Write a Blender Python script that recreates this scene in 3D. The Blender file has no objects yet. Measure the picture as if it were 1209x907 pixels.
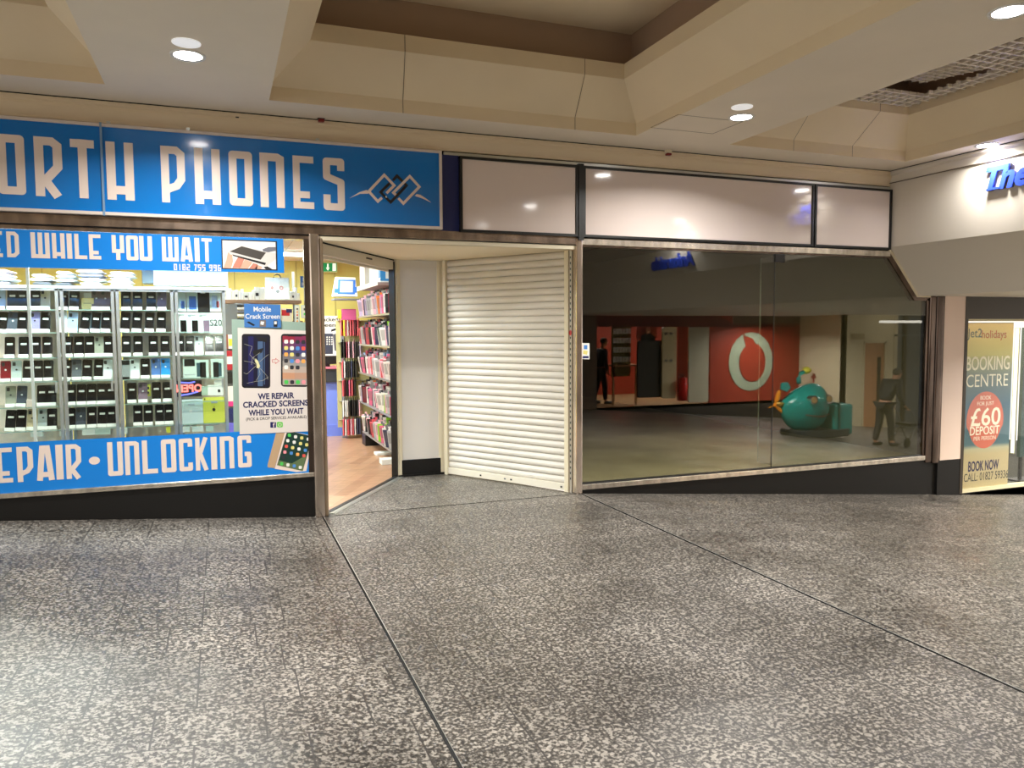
import bpy, math, random
from mathutils import Vector, Matrix
from math import sin, cos, radians, pi
random.seed(7)
COL = bpy.context.scene.collection
# ------------------------------------------------------------------ camera calibration
F, YAW, PIT, ROL = 903.5, 20.74, 4.006, -.319
_y, _p, _r = radians(YAW), radians(PIT), radians(ROL)
FW = Vector((sin(_y)*cos(_p), cos(_y)*cos(_p), -sin(_p)))
RT = Vector((cos(_y), -sin(_y), 0)); UPV = RT.cross(FW)
RT, UPV = RT*cos(_r)+UPV*sin(_r), UPV*cos(_r)-RT*sin(_r)
CAM = Vector((0, -6.2716, 1.5))
def P(px, py, y=None, z=None, x=None):
    """where the sight line of a photo point meets a real plane of the place"""
    d = FW+RT*((px-604.5)/F)-UPV*((py-453.5)/F)
    t = (z-CAM.z)/d.z if z is not None else (y-CAM.y)/d.y if y is not None else (x-CAM.x)/d.x
    return CAM+d*t
# ------------------------------------------------------------------ materials
MATS = {}
def mat(name, col, rough=.5, metal=0., spec=.5, emit=None, es=1., noise=0., nscale=8., bump=0., bscale=60., coat=0.):
    if name in MATS: return MATS[name]
    m = bpy.data.materials.new(name); m.use_nodes = True; nt = m.node_tree; b = nt.nodes['Principled BSDF']
    b.inputs['Base Color'].default_value = (*col, 1); b.inputs['Roughness'].default_value = rough
    b.inputs['Metallic'].default_value = metal; b.inputs['Specular IOR Level'].default_value = spec
    b.inputs['Coat Weight'].default_value = coat; b.inputs['Coat Roughness'].default_value = .08
    if emit: b.inputs['Emission Color'].default_value = (*emit, 1); b.inputs['Emission Strength'].default_value = es
    if noise or bump:
        tc = nt.nodes.new('ShaderNodeTexCoord')
    if noise:
        n = nt.nodes.new('ShaderNodeTexNoise'); n.inputs['Scale'].default_value = nscale; n.inputs['Detail'].default_value = 5
        nt.links.new(tc.outputs['Object'], n.inputs['Vector'])
        r = nt.nodes.new('ShaderNodeValToRGB'); r.color_ramp.elements[0].position = .3; r.color_ramp.elements[1].position = .7
        r.color_ramp.elements[0].color = (*[max(0, c*(1-noise)) for c in col], 1)
        r.color_ramp.elements[1].color = (*[min(1, c*(1+noise)) for c in col], 1)
        nt.links.new(n.outputs['Fac'], r.inputs['Fac']); nt.links.new(r.outputs['Color'], b.inputs['Base Color'])
    if bump:
        n2 = nt.nodes.new('ShaderNodeTexNoise'); n2.inputs['Scale'].default_value = bscale; n2.inputs['Detail'].default_value = 3
        nt.links.new(tc.outputs['Object'], n2.inputs['Vector'])
        bp = nt.nodes.new('ShaderNodeBump'); bp.inputs['Strength'].default_value = bump; bp.inputs['Distance'].default_value = .01
        nt.links.new(n2.outputs['Fac'], bp.inputs['Height']); nt.links.new(bp.outputs['Normal'], b.inputs['Normal'])
    MATS[name] = m; return m
def s2l(r, g, b):
    return tuple((c/255/12.92 if c/255 <= .04045 else ((c/255+.055)/1.055)**2.4) for c in (r, g, b))
def glass(name, tint, r0, film=1.):
    m = bpy.data.materials.new(name); m.use_nodes = True; nt = m.node_tree; nt.nodes.clear()
    out = nt.nodes.new('ShaderNodeOutputMaterial'); tr = nt.nodes.new('ShaderNodeBsdfTransparent'); gl = nt.nodes.new('ShaderNodeBsdfGlossy')
    tr.inputs['Color'].default_value = (*tint, 1); gl.inputs['Roughness'].default_value = 0.0
    ge = nt.nodes.new('ShaderNodeNewGeometry'); dot = nt.nodes.new('ShaderNodeVectorMath'); dot.operation = 'DOT_PRODUCT'
    nt.links.new(ge.outputs['Incoming'], dot.inputs[0]); nt.links.new(ge.outputs['Normal'], dot.inputs[1])
    def M(op, a, b=None):
        n = nt.nodes.new('ShaderNodeMath'); n.operation = op
        for i, v in enumerate((a, b)):
            if v is None: continue
            if isinstance(v, (int, float)): n.inputs[i].default_value = v
            else: nt.links.new(v, n.inputs[i])
        return n.outputs[0]
    c = M('ABSOLUTE', dot.outputs['Value']); k = M('POWER', M('SUBTRACT', 1., c), 5.)
    fac = M('ADD', M('MULTIPLY', k, 1-r0), r0)
    mx = nt.nodes.new('ShaderNodeMixShader'); nt.links.new(fac, mx.inputs[0]); nt.links.new(tr.outputs[0], mx.inputs[1]); nt.links.new(gl.outputs[0], mx.inputs[2])
    nt.links.new(mx.outputs[0], out.inputs[0]); MATS[name] = m; return m
glass('unit_glass', (.84, .85, .79), .13)
glass('shop_glass', (.97, .98, .97), .035)
glass('cabinet_glass', (.97, .99, .98), .03)
glass('shelf_glass', (.88, .95, .92), .05)

def granite():
    m = bpy.data.materials.new('granite_floor'); m.use_nodes = True; nt = m.node_tree; b = nt.nodes['Principled BSDF']
    L = nt.links.new; N = nt.nodes.new
    tc = N('ShaderNodeTexCoord')
    mp = N('ShaderNodeMapping'); mp.inputs['Location'].default_value = (.13, .06, 0)
    L(tc.outputs['Object'], mp.inputs['Vector'])
    # wobble of row offset: brick joints staggered irregularly
    br = N('ShaderNodeTexBrick'); br.inputs['Scale'].default_value = 1; br.inputs['Brick Width'].default_value = .385; br.inputs['Row Height'].default_value = .285
    br.inputs['Mortar Size'].default_value = .0042; br.inputs['Mortar Smooth'].default_value = .3; br.offset = .37; br.offset_frequency = 3; br.squash = .9; br.squash_frequency = 5
    br.inputs['Color1'].default_value = (.0, .0, .0, 1); br.inputs['Color2'].default_value = (1, 1, 1, 1); br.inputs['Mortar'].default_value = (.5, .5, .5, 1)
    L(mp.outputs['Vector'], br.inputs['Vector'])
    n = N('ShaderNodeTexNoise'); n.inputs['Scale'].default_value = 66; n.inputs['Detail'].default_value = 3.5; n.inputs['Roughness'].default_value = .62
    L(tc.outputs['Object'], n.inputs['Vector'])
    r = N('ShaderNodeValToRGB'); e = r.color_ramp.elements
    e[0].position = .38; e[0].color = (.02, .018, .016, 1); e[1].position = .62; e[1].color = (.27, .248, .218, 1)
    x = r.color_ramp.elements.new(.47); x.color = (.040, .035, .030, 1)
    x = r.color_ramp.elements.new(.54); x.color = (.112, .101, .088, 1)
    L(n.outputs['Fac'], r.inputs['Fac'])
    v = N('ShaderNodeTexVoronoi'); v.inputs['Scale'].default_value = 80
    L(tc.outputs['Object'], v.inputs['Vector'])
    sv = N('ShaderNodeSeparateColor'); L(v.outputs['Color'], sv.inputs[0])
    # light feldspar flecks
    gt = N('ShaderNodeMath'); gt.operation = 'GREATER_THAN'; gt.inputs[1].default_value = .84; L(sv.outputs[0], gt.inputs[0])
    m1 = N('ShaderNodeMix'); m1.data_type = 'RGBA'; fm = N('ShaderNodeMath'); fm.operation = 'MULTIPLY'; fm.inputs[1].default_value = .65
    L(gt.outputs[0], fm.inputs[0]); L(fm.outputs[0], m1.inputs[0]); L(r.outputs['Color'], m1.inputs[6]); m1.inputs[7].default_value = (.34, .312, .272, 1)
    # each slab a little lighter or darker
    sb = N('ShaderNodeSeparateColor'); L(br.outputs['Color'], sb.inputs[0])
    mr = N('ShaderNodeMapRange'); mr.inputs[3].default_value = .86; mr.inputs[4].default_value = 1.16; L(sb.outputs[0], mr.inputs[0])
    big = N('ShaderNodeTexNoise'); big.inputs['Scale'].default_value = 1.3; big.inputs['Detail'].default_value = 4; L(tc.outputs['Object'], big.inputs['Vector'])
    mr2 = N('ShaderNodeMapRange'); mr2.inputs[1].default_value = .3; mr2.inputs[2].default_value = .7; mr2.inputs[3].default_value = .80; mr2.inputs[4].default_value = 1.16; L(big.outputs['Fac'], mr2.inputs[0])
    mm = N('ShaderNodeMath'); mm.operation = 'MULTIPLY'; L(mr.outputs[0], mm.inputs[0]); L(mr2.outputs[0], mm.inputs[1])
    vm = N('ShaderNodeVectorMath'); vm.operation = 'SCALE'; L(m1.outputs[2], vm.inputs[0]); L(mm.outputs[0], vm.inputs['Scale'])
    mj = N('ShaderNodeMix'); mj.data_type = 'RGBA'
    jf = N('ShaderNodeMath'); jf.operation = 'MULTIPLY'; jf.inputs[1].default_value = .95; L(br.outputs['Fac'], jf.inputs[0])
    L(jf.outputs[0], mj.inputs[0]); L(vm.outputs[0], mj.inputs[6]); mj.inputs[7].default_value = (.03, .027, .025, 1)
    L(mj.outputs[2], b.inputs['Base Color'])
    rr = N('ShaderNodeMapRange'); rr.inputs[1].default_value = .35; rr.inputs[2].default_value = .65; rr.inputs[3].default_value = .30; rr.inputs[4].default_value = .46; L(big.outputs['Fac'], rr.inputs[0])
    L(rr.outputs[0], b.inputs['Roughness'])
    bp = N('ShaderNodeBump'); bp.inputs['Strength'].default_value = .25; bp.inputs['Distance'].default_value = .004; L(n.outputs['Fac'], bp.inputs['Height']); L(bp.outputs['Normal'], b.inputs['Normal'])
    b.inputs['Specular IOR Level'].default_value = .55
    MATS['granite_floor'] = m
granite()
def laminate():
    m = bpy.data.materials.new('oak_laminate'); m.use_nodes = True; nt = m.node_tree; b = nt.nodes['Principled BSDF']; L = nt.links.new; N = nt.nodes.new
    tc = N('ShaderNodeTexCoord'); mp = N('ShaderNodeMapping'); mp.inputs['Rotation'].default_value = (0, 0, radians(-64)); L(tc.outputs['Object'], mp.inputs[0])
    br = N('ShaderNodeTexBrick'); br.inputs['Scale'].default_value = 1; br.inputs['Brick Width'].default_value = 1.1; br.inputs['Row Height'].default_value = .12; br.inputs['Mortar Size'].default_value = .001
    br.inputs['Color1'].default_value = (.37, .20, .115, 1); br.inputs['Color2'].default_value = (.50, .30, .18, 1); br.inputs['Mortar'].default_value = (.2, .12, .06, 1); L(mp.outputs[0], br.inputs[0])
    m2 = N('ShaderNodeMapping'); m2.inputs['Rotation'].default_value = (0, 0, radians(-64)); m2.inputs['Scale'].default_value = (2, 22, 1); L(tc.outputs['Object'], m2.inputs[0])
    n = N('ShaderNodeTexNoise'); n.inputs['Scale'].default_value = 2; n.inputs['Detail'].default_value = 5; L(m2.outputs[0], n.inputs[0])
    r = N('ShaderNodeMapRange'); r.inputs[1].default_value = .3; r.inputs[2].default_value = .7; r.inputs[3].default_value = .7; r.inputs[4].default_value = 1.2; L(n.outputs['Fac'], r.inputs[0])
    vm = N('ShaderNodeVectorMath'); vm.operation = 'SCALE'; L(br.outputs['Color'], vm.inputs[0]); L(r.outputs[0], vm.inputs['Scale']); L(vm.outputs[0], b.inputs['Base Color'])
    b.inputs['Roughness'].default_value = .32; MATS['oak_laminate'] = m
laminate()
def brushed(name, col, rough, ns, lo, hi, zs=1.):
    """polished bronze-tinted steel, smeared by years of cleaning"""
    m = bpy.data.materials.new(name); m.use_nodes = True; nt = m.node_tree; b = nt.nodes['Principled BSDF']; L = nt.links.new; N = nt.nodes.new
    tc = N('ShaderNodeTexCoord'); mp = N('ShaderNodeMapping'); mp.inputs['Scale'].default_value = (3, 3, zs); L(tc.outputs['Object'], mp.inputs[0])
    n = N('ShaderNodeTexNoise'); n.inputs['Scale'].default_value = ns; n.inputs['Detail'].default_value = 4; L(mp.outputs[0], n.inputs[0])
    r = N('ShaderNodeValToRGB'); r.color_ramp.elements[0].position = .35; r.color_ramp.elements[1].position = .68
    r.color_ramp.elements[0].color = (*[c*lo for c in col], 1); r.color_ramp.elements[1].color = (*[min(1, c*hi) for c in col], 1)
    L(n.outputs['Fac'], r.inputs[0]); L(r.outputs[0], b.inputs['Base Color']); b.inputs['Metallic'].default_value = .9; b.inputs['Roughness'].default_value = rough
    bp = N('ShaderNodeBump'); bp.inputs['Strength'].default_value = .2; bp.inputs['Distance'].default_value = .01; L(n.outputs['Fac'], bp.inputs['Height']); L(bp.outputs[0], b.inputs['Normal'])
    MATS[name] = m
brushed('bronze_metal', (.42, .33, .27), .24, 3, .6, 1.3, 1.)
brushed('steel_post', (.72, .62, .54), .16, 2.5, .65, 1.2, .8)
brushed('steel_bright', (.85, .78, .68), .25, 6, .7, 1.1)
brushed('dark_bronze', (.16, .12, .10), .22, 3, .6, 1.5, .6)

CEIL = mat('ceiling_paint', s2l(226, 215, 198), .75, noise=.03, nscale=2)
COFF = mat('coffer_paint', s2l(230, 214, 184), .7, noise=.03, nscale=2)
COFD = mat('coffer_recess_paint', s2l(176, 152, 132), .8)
BULK = mat('bulkhead_paint', s2l(214, 206, 194), .55, bump=.05, bscale=20)
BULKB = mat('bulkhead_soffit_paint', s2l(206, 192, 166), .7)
CORN = mat('cornice_paint', s2l(224, 206, 176), .7)
BLACK = mat('black_paint', (.008, .008, .008), .4)
GAP = mat('shadow_gap_black', (.004, .004, .004), .9)
PLINTH = mat('black_granite', (.008, .0075, .007), .45, spec=.3, noise=.6, nscale=170)
WHITE = mat('white_plastic', (.8, .8, .78), .35)
CREAM = mat('cream_paint', s2l(226, 216, 190), .5)
WPANEL = mat('white_laminate', s2l(226, 222, 216), .35)
SHUT = mat('shutter_paint', s2l(216, 211, 203), .38, noise=.05, nscale=3)
BLUE = mat('sign_blue', s2l(0, 116, 200), .16, coat=.6)
VBLUE = mat('vinyl_blue', s2l(20, 128, 218), .3)
LETW = mat('letter_white', s2l(232, 216, 206), .35)
NAVY = mat('navy_board', s2l(30, 40, 100), .5)
NAVYT = mat('navy_print', s2l(22, 24, 82), .5)
BLK = mat('black_print', (.01, .01, .012), .45)
ALU = mat('aluminium', (.62, .64, .62), .28, metal=.85)
ALUW = mat('white_aluminium', s2l(214, 202, 192), .4)
FASC = mat('fascia_acrylic', s2l(222, 208, 202), .08, coat=1.)
YGRN = mat('yellow_green_wall', s2l(204, 196, 112), .6)
PINKW = mat('slatwall_beige', s2l(206, 176, 146), .6)
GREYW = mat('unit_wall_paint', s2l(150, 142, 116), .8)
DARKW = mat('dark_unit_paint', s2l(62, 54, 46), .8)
SCREED = mat('cement_screed', s2l(206, 192, 150), .6, noise=.16, nscale=1.6)
PAPER = mat('paper_white', s2l(240, 238, 232), .6)
POSTER = mat('poster_grey_white', s2l(222, 214, 208), .45)
TEAL = mat('teal_plastic', s2l(20, 150, 140), .25, coat=.4)
ORANGE = mat('orange_plastic', s2l(240, 150, 30), .35)
YEL = mat('yellow_plastic', s2l(235, 225, 60), .35)
RED = mat('opposite_red', s2l(168, 62, 40), .45)
RWHITE = mat('opposite_white', s2l(176, 186, 160), .5)
MAROON = mat('opposite_maroon', s2l(110, 38, 26), .5)
BRIGHTRED = mat('extinguisher_red', s2l(215, 20, 20), .25)
WOODD = mat('door_wood', s2l(206, 150, 104), .45, noise=.08, nscale=6)
SKIN = mat('skin', s2l(214, 160, 130), .5)
# ------------------------------------------------------------------ mesh helpers
class MB:
    def __init__(s): s.v = []; s.f = []; s.m = []; s.ms = []
    def mi(s, m):
        if isinstance(m, str): m = MATS[m]
        if m not in s.ms: s.ms.append(m)
        return s.ms.index(m)
    def add(s, vs, fs, m):
        b = len(s.v); s.v += [tuple(v) for v in vs]; k = s.mi(m)
        for f in fs: s.f.append([b+i for i in f]); s.m.append(k)
        return s
    def box(s, x0, x1, y0, y1, z0, z1, m):
        return s.hexa([(x0, y0, z0), (x1, y0, z0), (x1, y1, z0), (x0, y1, z0), (x0, y0, z1), (x1, y0, z1), (x1, y1, z1), (x0, y1, z1)], m)
    def hexa(s, p, m):
        return s.add(p, [(3, 2, 1, 0), (4, 5, 6, 7), (0, 1, 5, 4), (1, 2, 6, 5), (2, 3, 7, 6), (3, 0, 4, 7)], m)
    def prism(s, poly, d, m):
        """polygon (3-D points, CCW seen against d) swept by the vector d"""
        n = len(poly); a = [Vector(p) for p in poly]; b = [p+Vector(d) for p in a]
        fs = [list(range(n-1, -1, -1)), list(range(n, 2*n))]+[(i, (i+1) % n, n+(i+1) % n, n+i) for i in range(n)]
        return s.add(a+b, fs, m)
    def cyl(s, c, r, h, m, axis='z', n=20, r2=None):
        r2 = r if r2 is None else r2; vs = []
        for k, (rr, hh) in enumerate(((r, 0), (r2, h))):
            for i in range(n):
                a = 2*pi*i/n; u, w = rr*cos(a), rr*sin(a)
                vs.append({'z': (c[0]+u, c[1]+w, c[2]+hh), 'y': (c[0]+u, c[1]+hh, c[2]-w), 'x': (c[0]+hh, c[1]+u, c[2]+w)}[axis])
        return s.add(vs, [list(range(n-1, -1, -1)), list(range(n, 2*n))]+[(i, (i+1) % n, n+(i+1) % n, n+i) for i in range(n)], m)
    def tube(s, pts, r, m, n=8):
        pts = [Vector(p) for p in pts]; rs = r if isinstance(r, (list, tuple)) else [r]*len(pts); vs = []
        for i, p in enumerate(pts):
            t = (pts[min(i+1, len(pts)-1)]-pts[max(i-1, 0)]).normalized()
            a = t.cross(Vector((0, 0, 1)) if abs(t.z) < .9 else Vector((1, 0, 0))).normalized(); b = t.cross(a)
            for k in range(n): vs.append(p+(a*cos(2*pi*k/n)+b*sin(2*pi*k/n))*rs[i])
        fs = [(i*n+k, i*n+(k+1) % n, (i+1)*n+(k+1) % n, (i+1)*n+k) for i in range(len(pts)-1) for k in range(n)]
        fs += [list(range(n))[::-1], [(len(pts)-1)*n+k for k in range(n)]]
        return s.add(vs, fs, m)
    def ell(s, c, r, m, nu=20, nv=12, fn=None):
        vs = []
        for j in range(nv+1):
            b = -pi/2+pi*j/nv
            for i in range(nu):
                a = 2*pi*i/nu; p = Vector((c[0]+r[0]*cos(a)*cos(b), c[1]+r[1]*sin(a)*cos(b), c[2]+r[2]*sin(b)))
                vs.append(fn(p) if fn else p)
        fs = [(j*nu+i, j*nu+(i+1) % nu, (j+1)*nu+(i+1) % nu, (j+1)*nu+i) for j in range(nv) for i in range(nu)]
        return s.add(vs, fs, m)
    def build(s, name, parent=None, smooth=False, bevel=0):
        me = bpy.data.meshes.new(name); me.from_pydata(s.v, [], s.f)
        for m in s.ms: me.materials.append(m)
        me.polygons.foreach_set('material_index', s.m)
        if smooth: me.polygons.foreach_set('use_smooth', [True]*len(s.f))
        me.update(); me.validate()
        o = bpy.data.objects.new(name, me); COL.objects.link(o)
        if parent: o.parent = parent
        if bevel:
            bv = o.modifiers.new('bevel', 'BEVEL'); bv.width = bevel; bv.segments = 2; bv.limit_method = 'ANGLE'
        return o
def tag(o, label, cat, group=None, kind=None):
    o['label'] = label; o['category'] = cat
    if group: o['group'] = group
    if kind: o['kind'] = kind
    return o
def struct(o): o['kind'] = 'structure'; return o
def empty(name, loc=(0, 0, 0)):
    o = bpy.data.objects.new(name, None); COL.objects.link(o); o.location = loc; o.empty_display_size = .05; return o
def under(root, loc):
    """children are modelled in place; shift them under an Empty that stands at the thing's base"""
    pass
def thing(name, loc, label, cat, group=None):
    return tag(empty(name, loc), label, cat, group)
def sub(mb, name, parent, **k):
    """build a part modelled in world coordinates below an Empty standing at the thing's base"""
    o = mb.build(name, None, **k); o.parent = parent
    b = parent
    off = Vector(b.location)
    while b.parent: b = b.parent; off += Vector(b.location)
    o.data.transform(Matrix.Translation(-off)); return o
# flat print on a facade-parallel plane -------------------------------------------------
def flat(mb, pts, y, m, th=.0008):
    """polygon given as (X,Z) points, facing the mall (-Y)"""
    a = sum(pts[i][0]*pts[(i+1) % len(pts)][1]-pts[(i+1) % len(pts)][0]*pts[i][1] for i in range(len(pts)))
    if a < 0: pts = pts[::-1]
    mb.prism([(x, y, z) for x, z in pts], (0, th, 0), m)
    return mb
def pxpoly(mb, pts, y, m, th=.0008):
    return flat(mb, [(q.x, q.z) for q in (P(a, b, y=y) for a, b in pts)], y, m, th)
def rrect(x0, x1, z0, z1, r, n=4):
    o = []
    for cx, cz, a0 in ((x1-r, z0+r, -90), (x1-r, z1-r, 0), (x0+r, z1-r, 90), (x0+r, z0+r, 180)):
        for k in range(n+1):
            a = radians(a0+90*k/n); o.append((cx+r*cos(a), cz+r*sin(a)))
    return o
def stroke(mb, pts, w, y, m, closed=False, th=.003, fx=lambda x, z: (x, z), rnd=False):
    """mitred polyline of width w (X,Z), raised by th towards -Y"""
    n = len(pts); L = []; R = []
    V2 = [Vector((p[0], p[1])) for p in pts]
    for i in range(n):
        a = V2[i]-V2[i-1] if (i > 0 or closed) else V2[1]-V2[0]
        b = V2[(i+1) % n]-V2[i] if (i < n-1 or closed) else V2[-1]-V2[-2]
        a = a.normalized(); b = b.normalized(); na = Vector((-a.y, a.x)); nb = Vector((-b.y, b.x))
        mt = na+nb
        mt = na if mt.length < 1e-5 else mt.normalized()
        k = w/2/max(.35, mt.dot(na)); L.append(V2[i]+mt*k); R.append(V2[i]-mt*k)
    seg = n if closed else n-1
    k = 0
    for i in range(seg):
        a, b = V2[i], V2[(i+1) % n]; d = (b-a).normalized(); nn = Vector((-d.y, d.x))*w/2
        flat(mb, [fx(*p) for p in (a-nn, b-nn, b+nn, a+nn)], y-th-k*1e-5, m, th); k += 1
    for i in range(n):
        if not closed and i in (0, n-1): continue
        a = (V2[i]-V2[i-1]).normalized(); b = (V2[(i+1) % n]-V2[i]).normalized()
        na = Vector((-a.y, a.x)); nb = Vector((-b.y, b.x)); cr = a.x*b.y-a.y*b.x
        if abs(cr) < 1e-3: continue
        sg_ = -1 if cr > 0 else 1; mt = (na+nb)
        if rnd:
            t0 = math.atan2(na.y*sg_, na.x*sg_); t1 = math.atan2(nb.y*sg_, nb.x*sg_); dt = (t1-t0+pi) % (2*pi)-pi
            flat(mb, [fx(*V2[i])]+[fx(V2[i].x+w/2*cos(t0+dt*j/6), V2[i].y+w/2*sin(t0+dt*j/6)) for j in range(7)], y-th-k*1e-5, m, th); k += 1
            continue
        if mt.length < .2: continue
        mt.normalize(); kk = w/2/max(.45, mt.dot(na))
        flat(mb, [fx(*p) for p in (V2[i], V2[i]+na*sg_*w/2, V2[i]+mt*sg_*kk, V2[i]+nb*sg_*w/2)], y-th-k*1e-5, m, th); k += 1
# condensed display alphabet of the phone shop: unit cell 1 wide, 1 high
def glyph(ch):
    t = .34   # stroke thickness relative to width
    h = t/2; a = 1-h; q = h*.42
    S = {
     'O': [([(h, q), (h, 1-q), (a, 1-q), (a, q)], 1)],
     'H': [([(h, 0), (h, 1)], 0), ([(a, 0), (a, 1)], 0), ([(h, .17), (a, .17)], 0)],
     'N': [([(h, 0), (h, 1-q), (a-.12, 1-q), (a, .9), (a, 0)], 0)],
     'U': [([(h, 1), (h, q), (a, q), (a, 1)], 0)],
     'W': [([(h*.8, 1), (h*.8, .07), (h*.8+.08, q), (a-.05, q), (1-h*.8, .07), (1-h*.8, 1)], 0), ([(.5, q), (.5, 1)], 0)],
     'E': [([(1, 1-q), (h, 1-q), (h, q), (1, q)], 0), ([(h, .27), (.8, .27)], 0)],
     'L': [([(h, 1), (h, q), (1, q)], 0)],
     'T': [([(0, 1-q), (1, 1-q)], 0), ([(.5, 1), (.5, 0)], 0)],
     'I': [([(.5, 0), (.5, 1)], 0)],
     'P': [([(h, 0), (h, 1-q), (a-.2, 1-q), (a, .86), (a, .42), (a-.2, .3), (h, .22)], 0)],
     'R': [([(h, 0), (h, 1-q), (a-.2, 1-q), (a, .86), (a, .5), (h+.2, .27), (a-.03, .0)], 0)],
     'D': [([(h, q), (h, 1-q), (a-.2, 1-q), (a, .84), (a, .18), (a-.25, q)], 1)],
     'A': [([(h*.9, 0), (.36, 1-q), (.64, 1-q), (1-h*.9, 0)], 0), ([(.3, .17), (.7, .17)], 0)],
     'Y': [([(h, 1), (h, .36), (a, .36), (a, 1)], 0), ([(.5, .36), (.5, 0)], 0)],
     'S': [([(a, .76), (a, 1-q), (h, 1-q), (h, .64), (a, .54), (a, q), (h, q), (h, .3)], 0)],
     'C': [([(a, .74), (a, 1-q), (h, 1-q), (h, q), (a, q), (a, .26)], 0)],
     'K': [([(h, 0), (h, 1)], 0), ([(h+.1, .42), (a, 1)], 0), ([(h+.2, .5), (a, 0)], 0)],
     'G': [([(a, .76), (a, 1-q), (h, 1-q), (h, q), (a, q), (a, .42), (.5, .42)], 0)],
     '0': [([(h, .1), (h, 1-q), (a, 1-q), (a, q), (h, q)], 1)],
     '1': [([(.55, 0), (.55, 1)], 0)],
     '8': [([(h, q), (h, 1-q), (a, 1-q), (a, q)], 1), ([(h, .5), (a, .5)], 0)],
     '2': [([(h, 1-q), (a, 1-q), (a, .5), (h, .5), (h, q), (1, q)], 0)],
     '7': [([(h, 1-q), (a, 1-q), (.45, 0)], 0)],
     '5': [([(1, 1-q), (h, 1-q), (h, .52), (a, .52), (a, q), (h, q)], 0)],
     '9': [([(a, .5), (h, .5), (h, 1-q), (a, 1-q), (a, q), (h, q)], 0)],
     '6': [([(a, 1-q), (h, 1-q), (h, q), (a, q), (a, .5), (h, .5)], 0)],
    }
    return S[ch], t
def write(mb, ch, x0, x1, z0, z1, y, m, th=.003, t=None):
    S, tt = glyph(ch); w = x1-x0; hgt = z1-z0
    if ch == 'I': tt = 1.
    for k, (pts, cl) in enumerate(S):
        tk = w*(tt if t is None or ch == 'I' else t)
        if ch == 'W': tk = w*.235
        pp = [(x0+w*p[0], z0+hgt*p[1]) for p in pts]
        stroke(mb, pp, tk, y-.00025*k, m, bool(cl), th, rnd=ch in 'OSCUG')
def ftext(body, size, loc, m, name='lettering', parent=None, rot=(pi/2, 0, 0), align='CENTER', extrude=.0005, off=0., sx=1., shear=0., mirror=False, lift=0):
    c = bpy.data.curves.new(name, 'FONT'); c.body = body; c.size = size; c.align_x = align; c.align_y = 'BOTTOM_BASELINE'; c.extrude = extrude; c.offset = off; c.shear = shear; c.resolution_u = 3
    o = bpy.data.objects.new(name, c); COL.objects.link(o)
    bpy.context.view_layer.update()
    me = bpy.data.meshes.new_from_object(o.evaluated_get(bpy.context.evaluated_depsgraph_get())); COL.objects.unlink(o); bpy.data.objects.remove(o)
    me.materials.clear(); me.materials.append(m)
    M = Matrix.Translation(loc) @ Matrix.Rotation(rot[2], 4, 'Z') @ Matrix.Rotation(rot[0], 4, 'X') @ Matrix.Diagonal((-sx if mirror else sx, 1, 1, 1))
    me.transform(M)
    if mirror: me.flip_normals()
    r = bpy.data.objects.new(name, me); COL.objects.link(r)
    if parent:
        off3 = Vector((0, 0, 0)); b = parent
        while b: off3 += Vector(b.location); b = b.parent
        me.transform(Matrix.Translation(-off3)); r.parent = parent
    return r
def join_into(mb, o):
    """merge a text mesh into a builder as part of one print"""
    me = o.data; mb.add([v.co.copy() for v in me.vertices], [list(p.vertices) for p in me.polygons], me.materials[0]); COL.objects.unlink(o); bpy.data.objects.remove(o)
# ================================================================== FLOOR
XL, XR = .717, 3.045
def zfl(x):   # height of the mall floor
    return (XL-x)*.079 if x < XL else (0 if x < XR else -(x-XR)*.0835)
YB = -10.6
fl = MB()
def slab(x0, x1, y0, y1):
    z0, z1 = zfl(x0), zfl(x1)
    fl.hexa([(x0, y0, z0-.2), (x1, y0, z1-.2), (x1, y1, z1-.2), (x0, y1, z0-.2), (x0, y0, z0), (x1, y0, z1), (x1, y1, z1), (x0, y1, z0)], 'granite_floor')
slab(-6, XL, YB, 0); slab(XL, XR, YB, .0); slab(XR, 20, YB, 0.0)
fl.hexa([(XL, 0, -.2), (XR, 0, -.2), (2.2, 1.5, -.2), (1.62, 1.5, -.2), (XL, 0, 0), (XR, 0, 0), (2.2, 1.5, 0), (1.62, 1.5, 0)], 'granite_floor')
struct(fl.build('floor'))
# expansion strips where the slope changes and across the entrance
t = MB()
for x in (XL+.008, XR):
    t.box(x-.006, x+.006, YB, -.03, -.004, .0025, GAP)
    t.box(x+.006, x+.009, YB, -.03, -.004, .003, ALU)
t.box(XL, XR, -.006, .003, -.004, .0015, GAP)
struct(t.build('trim_1'))
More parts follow.
